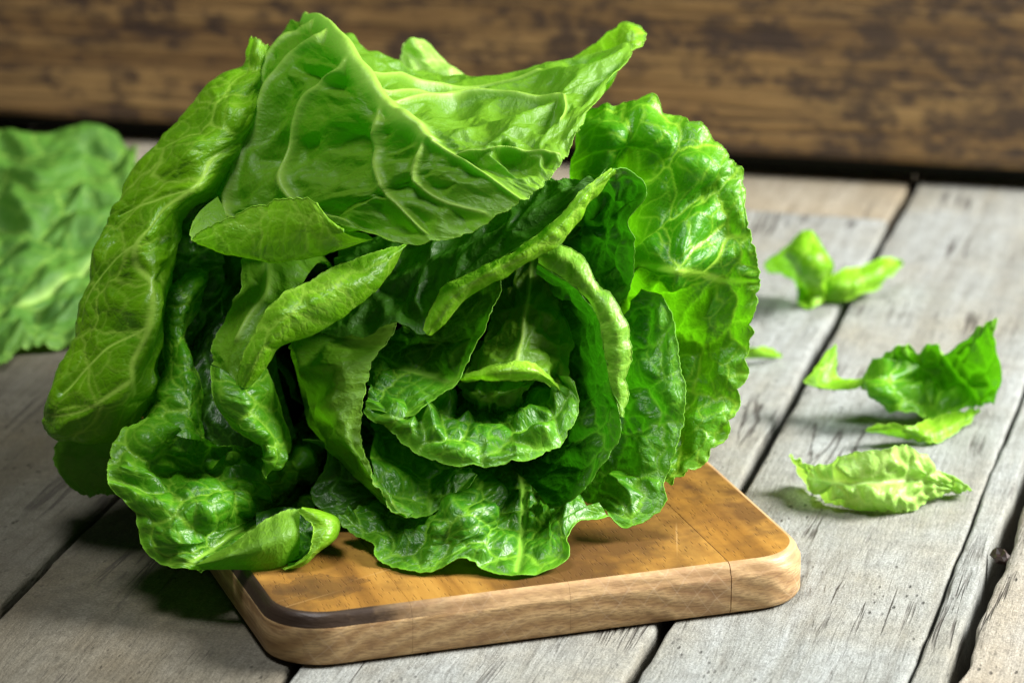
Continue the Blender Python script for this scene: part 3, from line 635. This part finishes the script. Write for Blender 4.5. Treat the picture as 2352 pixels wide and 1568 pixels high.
# pale folded leaf left of the heart: back, rolled edge and hanging lobe
fold = leaf([[(555,598,2),(590,600,1.2),(640,605,.8),(700,640,.6)],[(548,660,1.4),(590,655,.5),(630,665,.1),(680,680,0)],[(512,748,.8),(550,735,-.3),(590,730,-.6),(630,730,-.8)],[(482,800,.4),(515,805,-.7),(550,800,-1.1),(590,800,-1.4)],[(482,836,.2),(508,850,-.8),(530,866,-1.2),(557,888,-1.5)]],
     M_under, base=True, adax=False, margins='L', seed=15, ribs=[([(1.6,-1),(1.5,0),(1.6,1),(1.5,2.6)], .3, .12)], amp=(.10,.04), crumple=.08)
leaf([[(546,886,-1.5),(556,830,-1.9),(578,775,-2),(613,715,-2),(663,668,-1.9),(755,622,-1.5),(860,582,-.6),(936,560,.5)],[(560,889,-2),(580,840,-2.5),(610,790,-2.7),(655,735,-2.7),(712,705,-2.6),(790,660,-2.2),(868,618,-1.1),(932,565,.3)],
      [(568,886,-1.6),(602,847,-1.9),(634,797,-2),(684,767,-2),(748,744,-1.9),(820,697,-1.5),(885,642,-.6),(926,572,.6)],[(575,870,-.8),(600,830,-.8),(640,780,-.8),(685,750,-.8),(740,725,-.6),(800,680,-.2),(860,630,.4),(915,574,1)]],
     M_lite, name='curled_margin', parent=fold, margins='S', seed=16, cells=(1.2,.5), amp=(.15,.05), crumple=.08, ruffle=.04, stretch=.7)
leaf([[(483,838,-.5),(510,850,-1),(545,872,-1.2),(580,850,-.6),(608,845,.2)],[(488,885,-1),(520,890,-1.5),(555,900,-1.7),(590,890,-.9),(620,875,.2)],[(503,940,-1.2),(535,950,-1.8),(570,955,-1.8),(605,945,-.8),(642,930,.2)],[(538,985,-1.2),(565,990,-1.8),(592,995,-1.8),(628,995,-1),(662,985,0)],
      [(583,1012,-1.2),(600,1018,-1.7),(618,1028,-1.7),(642,1030,-1.2),(666,1025,-.4)],[(620,1032,-1.3),(622,1040,-1.5),(625,1050,-1.6),(635,1060,-1.4),(650,1055,-.9)],[(604,1077,-1.4),(606,1090,-1.5),(610,1100,-1.5),(614,1092,-1.4),(618,1080,-1.2)]],
     M_mid, name='lobe', parent=fold, margins='LER', seed=17, cells=(1.3,.5), amp=(.16,.05), crumple=.1, ruffle=.06)
# dark leaf behind the curling strip
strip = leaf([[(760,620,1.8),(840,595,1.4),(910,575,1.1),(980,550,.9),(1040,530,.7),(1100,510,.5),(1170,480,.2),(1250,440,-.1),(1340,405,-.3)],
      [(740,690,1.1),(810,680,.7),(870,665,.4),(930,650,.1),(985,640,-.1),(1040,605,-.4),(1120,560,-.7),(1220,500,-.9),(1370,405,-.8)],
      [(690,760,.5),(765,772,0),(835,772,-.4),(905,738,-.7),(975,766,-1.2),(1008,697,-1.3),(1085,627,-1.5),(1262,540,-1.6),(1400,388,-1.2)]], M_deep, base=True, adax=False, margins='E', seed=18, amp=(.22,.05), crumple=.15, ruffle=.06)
leaf([[(972,757,-1.4),(993,706,-1.5),(1028,655,-1.6),(1100,612,-1.8),(1180,575,-1.9),(1262,515,-1.8),(1335,440,-1.6),(1405,386,-1.2)],[(982,768,-1.7),(1010,725,-2),(1050,675,-2.2),(1110,634,-2.4),(1190,592,-2.4),(1280,532,-2.2),(1345,454,-1.8),(1410,388,-1.3)],
      [(990,769,-1.5),(1024,740,-1.6),(1064,690,-1.7),(1122,650,-1.9),(1202,606,-1.9),(1292,546,-1.7),(1354,463,-1.4),(1415,390,-1.1)],[(990,755,-.8),(1020,725,-.8),(1060,680,-.8),(1115,640,-.8),(1195,598,-.8),(1285,535,-.7),(1350,455,-.6),(1410,395,-.5)]],
     M_lite, name='curled_margin', parent=strip, margins='S', seed=19, cells=(1.1,.45), amp=(.10,.04), crumple=.06, ruffle=.05)
# cup on the right of the strip
leaf([[(1340,480,2),(1350,490,2.6),(1360,510,2.8),(1360,530,2.8),(1350,550,2.8),(1350,580,2.8),(1350,620,2.8),(1350,660,3),(1340,700,3)],
      [(1390,420,.6),(1420,430,1),(1440,455,1.3),(1440,480,1.4),(1420,520,1.5),(1420,555,1.6),(1415,610,1.8),(1405,660,2),(1390,700,2)],
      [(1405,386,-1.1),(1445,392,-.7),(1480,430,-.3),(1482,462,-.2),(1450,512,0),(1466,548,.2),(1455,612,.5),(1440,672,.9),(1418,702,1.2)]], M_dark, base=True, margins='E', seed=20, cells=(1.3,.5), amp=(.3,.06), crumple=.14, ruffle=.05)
# ring leaf right of the heart: dark wall and its pale edge rolled outwards
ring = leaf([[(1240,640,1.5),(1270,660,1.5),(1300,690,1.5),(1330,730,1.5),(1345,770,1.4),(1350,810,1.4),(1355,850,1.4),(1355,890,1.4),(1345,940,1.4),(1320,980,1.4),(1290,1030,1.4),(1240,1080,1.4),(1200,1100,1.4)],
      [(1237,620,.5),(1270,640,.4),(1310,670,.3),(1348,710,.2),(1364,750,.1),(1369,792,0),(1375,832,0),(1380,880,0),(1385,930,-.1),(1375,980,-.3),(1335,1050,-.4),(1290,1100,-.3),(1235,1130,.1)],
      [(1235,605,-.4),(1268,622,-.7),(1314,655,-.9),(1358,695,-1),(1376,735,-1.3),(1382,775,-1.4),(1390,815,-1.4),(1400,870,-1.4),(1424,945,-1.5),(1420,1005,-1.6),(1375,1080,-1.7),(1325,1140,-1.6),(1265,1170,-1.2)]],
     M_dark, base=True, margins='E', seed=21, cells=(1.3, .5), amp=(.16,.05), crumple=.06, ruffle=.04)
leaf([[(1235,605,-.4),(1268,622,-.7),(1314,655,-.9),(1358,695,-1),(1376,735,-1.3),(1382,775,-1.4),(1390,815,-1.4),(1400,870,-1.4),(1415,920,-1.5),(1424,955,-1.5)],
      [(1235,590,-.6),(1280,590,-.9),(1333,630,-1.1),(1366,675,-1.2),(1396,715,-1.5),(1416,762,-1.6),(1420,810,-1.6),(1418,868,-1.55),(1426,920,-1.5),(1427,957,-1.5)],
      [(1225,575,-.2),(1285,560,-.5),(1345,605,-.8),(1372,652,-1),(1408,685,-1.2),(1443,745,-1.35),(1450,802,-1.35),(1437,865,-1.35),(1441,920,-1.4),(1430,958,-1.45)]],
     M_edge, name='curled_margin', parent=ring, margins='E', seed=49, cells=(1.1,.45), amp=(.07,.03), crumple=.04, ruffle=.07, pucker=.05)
# bowl below the heart
leaf([[(920,920,1.5),(960,925,1.2),(1010,930,1),(1050,945,.8),(1095,955,.8),(1140,955,.8),(1185,940,.8),(1230,905,1),(1260,880,1.2),(1270,850,1.6)],
      [(880,940,-.3),(930,945,-.9),(990,945,-1.4),(1040,970,-1.6),(1095,985,-1.6),(1150,985,-1.5),(1200,965,-1.2),(1250,925,-.8),(1280,895,-.4),(1290,860,0)],
      [(850,945,-1.1),(905,965,-1.9),(955,1000,-2.1),(1015,1030,-2.5),(1090,1048,-2.6),(1172,1038,-2.6),(1242,1010,-2.3),(1288,965,-1.7),(1310,915,-1.2),(1305,870,-.9)],
      [(835,945,-1),(885,975,-1.6),(935,1025,-2.2),(1000,1060,-2.6),(1090,1078,-2.8),(1180,1066,-2.8),(1260,1040,-2.5),(1310,990,-2),(1330,935,-1.5),(1318,880,-1)]],
     M_leaf, base=True, margins='E', seed=22, cells=(1.3, .5), amp=(.32,.06), crumple=.12, ruffle=.05, ref=(1.7, 4.5))
# leaf left of the heart: back and inside pocket
pk = leaf([[(690,690,2.4),(672,780,1.5),(680,850,1.3),(705,930,1),(735,1000,.6),(785,1060,0),(835,1115,-.8),(885,1160,-1.6),(930,1190,-2.2)],[(700,690,1.9),(680,770,.7),(690,850,.2),(715,930,0),(745,1000,-.4),(795,1060,-.9),(845,1115,-1.5),(895,1160,-2.1),(935,1191,-2.6)],
      [(790,690,1.5),(770,765,.1),(765,840,-1),(765,920,-1.2),(785,990,-1.6),(820,1050,-2),(855,1105,-2.3),(895,1150,-2.6),(935,1190,-2.8)],[(915,695,1.3),(905,760,.3),(850,845,-.9),(838,910,-1.2),(828,980,-1.6),(840,1045,-2),(862,1105,-2.4),(892,1150,-2.7),(930,1189,-2.9)]],
     M_under, base=True, adax=False, margins='E', seed=23, cells=(1.5,.55), amp=(.18,.04), crumple=.14, ruffle=.12)
leaf([[(850,990,.2),(870,1010,.3),(920,1020,.3),(990,1040,.3),(1060,1060,.4)],[(850,1060,-1.2),(885,1090,-1.3),(940,1105,-1.2),(1010,1105,-.9),(1085,1085,-.4)],[(872,1125,-2.2),(905,1150,-2.2),(950,1160,-2),(1015,1140,-1.5),(1092,1088,-.6)],[(895,1160,-2.6),(922,1187,-2.7),(958,1191,-2.5),(1022,1165,-1.9),(1097,1090,-.8)]],
     M_leaf, base=True, margins='E', seed=24, cells=(1.6,.45), amp=(.14,.06), crumple=.1, ruffle=.04)
# heart
leaf([[(985,740,1.4),(965,750,1.4),(940,770,1.4),(915,800,1.2),(890,825,.9),(870,845,.6),(855,865,.5),(848,875,.4),(842,880,.4)],[(1030,680,.8),(1010,720,.7),(985,770,.6),(960,810,.5),(930,850,.2),(895,875,-.1),(870,890,-.3),(855,900,-.4),(845,895,-.4)],
      [(1100,650,.2),(1085,700,0),(1060,760,-.1),(1030,815,-.3),(1000,860,-.6),(955,900,-1),(915,925,-1.2),(875,925,-1.1),(845,920,-.9)],[(1150,632,-.3),(1145,680,-.6),(1120,745,-.9),(1085,815,-1.2),(1055,868,-1.5),(1005,918,-1.8),(945,960,-2),(885,950,-1.7),(840,940,-1.2)]],
     M_leaf, base=True, margins='E', seed=25, cells=(1.6,.55), amp=(.12,.04), crumple=.1, ruffle=.08, ribs=[([(4,-1),(4,0),(4,1),(4.1,2.6)], .14, .08)])
hood2 = leaf([[(1150,640,1.5),(1180,600,1.6),(1220,595,1.6),(1260,620,1.8),(1280,660,2.2)],[(1125,720,.6),(1160,700,.1),(1210,690,0),(1260,700,.4),(1300,730,1.4)],[(1090,800,-.2),(1140,780,-.7),(1200,765,-.9),(1260,770,-.5),(1312,800,.8)],[(1062,858,-.8),(1120,835,-1.3),(1190,820,-1.6),(1250,825,-1.2),(1310,850,.4)],
      [(1055,868,-.9),(1115,852,-1.7),(1185,842,-2.0),(1240,848,-1.7),(1305,882,-.2)],[(1060,870,-.6),(1120,868,-1.4),(1190,870,-1.7),(1240,872,-1.4),(1298,916,-.4)]], M_under, name='leaf', base=True, adax=False, margins='ER', seed=26, cells=(1.1,.42), amp=(.18,.06), crumple=.12, ruffle=.05, ribs=[([(2,-1),(2,0),(2,2),(2,4)], .14, .07)], ref=(2,2))
leaf([[(1054,867,-1.0),(1110,846,-1.8),(1180,832,-2.2),(1222,836,-2.0),(1266,866,-1.4),(1302,912,-.7)],[(1058,871,-1.2),(1112,860,-2.1),(1182,852,-2.5),(1228,852,-2.3),(1270,878,-1.6),(1301,918,-.8)],[(1062,874,-1.0),(1116,874,-1.8),(1184,874,-2.1),(1232,868,-1.9),(1274,890,-1.3),(1299,922,-.6)]], M_lite, name='curled_margin', parent=hood2, margins='SE', seed=48, cells=(.9,.4), amp=(.05,.03), crumple=.04, ruffle=.05)
leaf([[(1045,870,.0),(1120,865,-.5),(1200,865,-.6),(1235,870,-.1)],[(1060,905,-.4),(1110,910,-1.3),(1170,905,-1.5),(1205,900,-.9)],[(1090,940,-.1),(1120,945,-.9),(1160,940,-1.1),(1200,930,-.6)],[(1110,960,.5),(1130,962,.2),(1160,952,0),(1195,940,.2)]], M_under, base=True, adax=False, margins='ER', seed=27, cells=(.7,.35), amp=(.18,.06), crumple=.12)
# big outer leaf on the right
leaf([[(1300,450,5.5),(1320,450,5.2),(1350,460,5),(1380,470,5.0),(1400,490,4.9),(1420,520,4.6),(1440,550,4.0),(1460,590,2.8),(1475,610,1.9),(1490,630,2.4),(1500,680,4),(1500,750,4.2),(1490,830,4.2),(1470,900,4),(1450,950,3.8),(1420,1000,3.4),(1390,1050,3)],
      [(1310,390,4.4),(1340,380,4),(1380,385,3.4),(1420,390,4.2),(1450,410,3.9),(1480,430,3.4),(1510,470,2.9),(1530,520,2.2),(1545,570,1.1),(1560,625,.5),(1570,670,2.6),(1570,740,3.2),(1560,820,3.2),(1545,900,3),(1525,960,2.8),(1490,1020,2.4),(1450,1070,2)],
      [(1320,330,4.3),(1360,310,3.6),(1410,310,3),(1455,310,3.4),(1500,330,2.9),(1540,350,3.1),(1580,390,2.4),(1610,440,2.6),(1630,490,2.0),(1650,560,2.0),(1665,640,2.2),(1655,720,2.8),(1640,810,2.8),(1625,900,2.6),(1600,970,2.4),(1560,1040,2),(1500,1090,1.6)],
      [(1330,270,4.8),(1375,243,4.6),(1432,236,4.4),(1490,228,4.2),(1535,264,4),(1580,272,3.7),(1640,328,3.3),(1695,372,2.9),(1714,430,2.6),(1720,520,2.3),(1752,620,2),(1738,700,2.2),(1718,810,2.4),(1700,910,2.4),(1672,990,2.2),(1610,1065,1.8),(1540,1116,1.4)]],
     M_outer, base=True, margins='E', seed=28, cells=(1.9, .75), amp=(.20,.03), crumple=.18, ruffle=.16, teeth=.06, scallop=.15, ribs=[([(8,0),(9,1),(10,1.9),(10.4,3)], .2, .08), ([(9.7,1.4),(9.3,1.9),(9,2.3),(9.1,2.8)], .1,.06)], rib_h=-.05, ref=(1.5,6))
leaf([[(1430,740,2.6),(1445,760,2.4),(1455,800,2.1),(1460,860,1.8),(1460,920,1.6),(1450,980,1.3),(1435,1030,1),(1415,1070,.7),(1400,1100,.4),(1385,1120,.3),(1365,1135,.3),(1345,1150,.3)],
      [(1455,700,2.2),(1485,720,1.9),(1505,770,1.5),(1515,840,1.1),(1525,910,.8),(1515,990,.5),(1495,1045,.2),(1475,1090,-.1),(1465,1125,-.4),(1440,1150,-.7),(1410,1165,-.8),(1385,1170,-.6)],
      [(1475,660,2),(1520,680,1.8),(1545,730,1.4),(1560,810,1),(1576,900,.6),(1566,1000,.2),(1545,1060,-.2),(1526,1110,-.5),(1530,1150,-.7),(1490,1195,-1),(1432,1211,-1.2),(1395,1190,-1.1)]], M_leaf, base=True, margins='E', seed=29, cells=(1.6,.55), amp=(.22,.06), crumple=.14, ruffle=.06)
# low front leaf on the board
leaf([[(880,1130,.8),(920,1140,.6),(960,1140,.4),(1000,1140,.1),(1035,1135,-.3),(1070,1125,-.5),(1100,1120,-.5),(1130,1130,0),(1160,1140,.5),(1200,1145,.8),(1230,1145,.9),(1250,1140,.9),(1260,1130,.9),(1275,1120,1),(1290,1115,1),(1310,1100,1.2)],
      [(830,1165,-.4),(880,1175,-.8),(920,1185,-1.1),(960,1195,-1.5),(1000,1195,-2.4),(1040,1185,-3.0),(1075,1180,-3.1),(1110,1190,-2.5),(1150,1200,-1.1),(1200,1205,-.9),(1235,1200,-.8),(1260,1195,-.8),(1270,1185,-.7),(1280,1170,-.5),(1300,1155,-.2),(1330,1140,.2)],
      [(800,1180,-1),(850,1205,-1.5),(890,1225,-2),(920,1245,-2.3),(955,1262,-2.8),(1000,1265,-3.2),(1045,1255,-3.3),(1085,1250,-3.2),(1135,1262,-3),(1195,1272,-2.8),(1240,1265,-2.6),(1272,1250,-2.4),(1280,1235,-2.2),(1285,1215,-1.9),(1310,1190,-1.4),(1350,1165,-.9)],
      [(772,1188,-1.2),(825,1228,-1.9),(855,1252,-2.4),(862,1282,-2.9),(895,1303,-3.3),(960,1318,-3.8),(1020,1310,-3.9),(1060,1290,-3.8),(1120,1308,-4),(1186,1327,-4.2),(1245,1310,-3.9),(1302,1280,-3.4),(1308,1258,-3.2),(1302,1240,-2.8),(1330,1202,-2),(1395,1188,-1.2)]],
     M_leaf, base=True, margins='E', seed=30, cells=(1.5,.5), amp=(.24,.07), crumple=.14, ruffle=.05, ribs=[([(9,-1),(9,0),(9,1),(9,2.7)], .15, .08)], rib_h=.05)
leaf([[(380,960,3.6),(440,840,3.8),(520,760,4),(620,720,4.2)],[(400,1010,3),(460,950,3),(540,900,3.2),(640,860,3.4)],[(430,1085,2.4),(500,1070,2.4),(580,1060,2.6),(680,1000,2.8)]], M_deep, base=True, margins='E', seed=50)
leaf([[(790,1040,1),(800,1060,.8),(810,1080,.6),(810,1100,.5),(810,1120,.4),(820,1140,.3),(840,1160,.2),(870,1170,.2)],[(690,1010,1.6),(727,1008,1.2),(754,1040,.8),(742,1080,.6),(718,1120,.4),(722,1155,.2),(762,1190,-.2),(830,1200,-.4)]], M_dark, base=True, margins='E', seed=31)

# inner leaves that close the head behind the visible ones, all running back to the stem
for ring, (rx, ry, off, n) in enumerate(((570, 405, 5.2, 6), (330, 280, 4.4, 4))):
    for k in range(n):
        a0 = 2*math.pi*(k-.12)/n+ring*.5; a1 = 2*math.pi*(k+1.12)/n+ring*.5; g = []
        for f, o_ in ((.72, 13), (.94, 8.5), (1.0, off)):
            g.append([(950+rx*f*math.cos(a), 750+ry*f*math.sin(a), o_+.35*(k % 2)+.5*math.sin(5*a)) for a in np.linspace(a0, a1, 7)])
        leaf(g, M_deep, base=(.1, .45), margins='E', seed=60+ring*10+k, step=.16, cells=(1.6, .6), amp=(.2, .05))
# ------------------------------------------------------------------ dark lump caught in the gap
def lump():
    import bmesh
    bm = bmesh.new(); bmesh.ops.create_icosphere(bm, subdivisions=2, radius=.40)
    for v in bm.verts:
        n = float(gn(np.array([v.co.x*3+v.co.z*2]), np.array([v.co.y*3+1]), 77)[0]); v.co *= 1+.75*n; v.co.z *= .6; v.co.x *= .8; v.co *= CM
    me = bpy.data.meshes.new('wood_knot'); bm.to_mesh(me); bm.free()
    o = bpy.data.objects.new('wood_knot', me); COL.objects.link(o); me.materials.append(plain('dark_knot_wood', (.045, .026, .022), .45))
    o.location = Vector(T(2303, 1278, -.08))*CM
    tag(o, 'small dark brown knot caught in the gap between two planks', 'knot')
lump()
# ------------------------------------------------------------------ leaves lying on the table
TK = dict(conv=T, base=False, scallop=.05)
def torn(label, gx, gy): 
    o = empty('torn_leaf', T(gx, gy)); return tag(o, label, 'torn leaf', 'torn lettuce leaf pieces scattered on the table')
t1 = torn('bright green torn piece with two lobes, farthest back on the right', 1890, 690)
sheet('blade', [[(1755,600,1.2),(1790,578,2.2),(1830,535,3.2),(1858,527,3.4),(1895,572,2.8)],[(1765,620,1.0),(1800,605,1.8),(1840,590,2.7),(1870,590,2.7),(1912,605,2)],[(1800,630,1),(1825,640,1.2),(1850,640,1.5),(1875,645,1.5),(1900,645,1)],[(1830,660,.5),(1850,665,.5),(1868,675,.5),(1885,670,.6),(1898,660,.6)],[(1833,700,.1),(1845,705,.1),(1868,706,.1),(1885,690,.2),(1895,680,.3)]], M_lite, t1, margins='ELRS', seed=40, step=.1, **TK)
sheet('lobe', [[(1890,650,.8),(1930,625,1.2),(1990,602,1.4),(2040,594,1.4),(2070,597,1)],[(1895,672,.5),(1940,655,.9),(1990,635,1.1),(2035,620,1.1),(2072,608,.7)],[(1885,692,.1),(1940,690,.2),(1975,678,.4),(2010,658,.5),(2050,635,.4)]], M_lite, t1, margins='ERS', seed=41, step=.1, crumple=.06, amp=(.1,.04), **TK)
t2 = torn('largest torn piece, deep green and curled, with jagged upper edge', 2130, 940)
sheet('blade', [[(2010,850,2.0),(2040,808,2.8),(2072,784,3.2),(2108,806,2.6),(2142,792,3),(2170,812,2.6),(2230,755,4),(2288,728,4.5)],[(1985,865,1.8),(2030,845,2.2),(2070,835,2.2),(2110,845,1.7),(2150,840,1.6),(2190,835,1.6),(2240,805,2.6),(2298,800,3.4)],[(1975,880,1.6),(2025,885,1.8),(2075,880,1.6),(2120,885,1.2),(2160,885,1),(2205,875,1),(2255,860,1.6),(2308,862,2.4)],
   [(1985,900,1.4),(2035,915,1.4),(2085,920,1.2),(2130,925,.9),(2175,920,.8),(2215,912,.7),(2255,905,.9),(2292,900,1.4)],[(2010,920,1.1),(2055,938,1.0),(2100,950,.8),(2140,955,.6),(2180,950,.5),(2215,942,.4),(2250,932,.5),(2285,925,.8)]], M_mid, t2, margins='ELRS', seed=42, step=.09, amp=(.28,.06), cells=(1.3,.5), teeth=.07, ribs=[([(4.4,0),(5,2),(5.8,4)], .1, .07)], **TK)
sheet('fold', [[(1988,981,.9),(2035,970,1),(2085,978,.9),(2130,962,.7),(2190,950,.5),(2250,934,.5)],[(1990,987,.8),(2038,982,.8),(2088,990,.7),(2135,988,.5),(2188,975,.4),(2248,942,.45)],[(1992,991,.6),(2040,992,.4),(2090,1003,.2),(2140,1018,.1),(2185,1000,.1),(2245,950,.3)]], M_lite, t2, margins='ELS', seed=43, step=.09, crumple=.04, amp=(.08,.03), **TK)
sheet('flap', [[(1900,808,2.5),(1910,797,2.6),(1919,788,2.7)],[(1872,845,2),(1895,840,2),(1921,835,2)],[(1849,878,1.5),(1885,882,1.5),(1926,868,1.5)],[(1870,889,1.4),(1915,893,1.4),(1960,870,1.5)],[(1950,895,1.45),(1975,890,1.6),(1995,865,1.7)]], M_lite, t2, margins='LR', seed=44, step=.09, crumple=.04, amp=(.05,.02), ruffle=.03, **TK)
t3 = torn('pale yellow-green crinkled piece, nearest of the torn pieces', 2020, 1150)
sheet('blade', [[(1818,1035,1.6),(1850,1065,1.2),(1900,1062,1.4),(1960,1050,1.8),(2030,1033,2.2),(2085,1024,2.2),(2120,1055,1.5),(2165,1085,1),(2235,1108,.6)],[(1825,1050,1.3),(1855,1080,1),(1905,1085,1.2),(1965,1080,1.5),(2030,1070,1.7),(2090,1060,1.6),(2130,1080,1.2),(2175,1098,.8),(2230,1112,.5)],[(1835,1075,.8),(1865,1100,.9),(1915,1110,1),(1970,1110,1.1),(2030,1105,1.2),(2090,1095,1.1),(2130,1100,.9),(2170,1110,.6),(2220,1115,.4)],
   [(1840,1090,.4),(1880,1120,.5),(1930,1135,.6),(1980,1140,.7),(2030,1140,.8),(2080,1135,.7),(2120,1130,.5),(2160,1125,.4),(2215,1118,.3)],[(1855,1115,.1),(1895,1145,.1),(1945,1160,.1),(1995,1165,.1),(2045,1172,.1),(2090,1170,.1),(2125,1150,.1),(2165,1130,.2),(2212,1120,.2)]], M_pale, t3, margins='ELRS', seed=45, step=.07, amp=(.22,.08), cells=(.8,.35), crumple=.14, ruffle=.2, teeth=.07, ribs=[([(0,1.5),(4,2),(8,2.4)], .09, .05)], **TK)
t4 = torn('tiny green sliver of leaf beside the lettuce', 1750, 820)
sheet('blade', [[(1690,803,.7),(1730,796,.9),(1770,800,.6),(1796,814,.2)],[(1690,812,.5),(1730,812,.6),(1770,815,.35),(1793,820,.1)],[(1690,822,.2),(1730,822,.25),(1770,822,.15),(1790,822,.1)]], M_lite, t4, margins='ERS', seed=46, step=.08, crumple=.02, amp=(.03,.02), ruffle=.02, **TK)
bl = empty('lettuce_leaf', T(120, 820)); tag(bl, 'whole loose green lettuce leaf lying behind the head on the left', 'lettuce leaf')
sheet('blade', [[(-260,318,3.60),(-120,316,3.72),(0,320,3.60),(90,322,3.60),(200,322,3.48),(275,328,3.36),(312,345,3.12)],[(-260,430,3.12),(-120,440,3.24),(0,430,2.88),(100,440,3.12),(190,430,2.64),(260,430,2.76),(308,420,2.64)],[(-260,560,2.16),(-120,560,2.28),(0,560,2.04),(100,550,2.16),(180,540,2.04),(260,520,2.16),(310,500,2.16)],[(-260,700,0.96),(-120,700,1.14),(0,690,1.08),(100,680,1.14),(190,660,1.20),(260,640,1.32),(320,620,1.44)],[(-260,860,0.10),(-120,856,0.10),(0,848,0.10),(40,806,0.24),(110,800,0.24),(200,785,0.30),(300,760,0.36)]],
   M_matte, bl, margins='ER', seed=47, step=.12, amp=(.40,.08), cells=(3.4,1.2), crumple=.35, ruffle=.25, ribs=[([(0,3.6),(3,3.0),(6,2.0)], .3, .12)], conv=T)
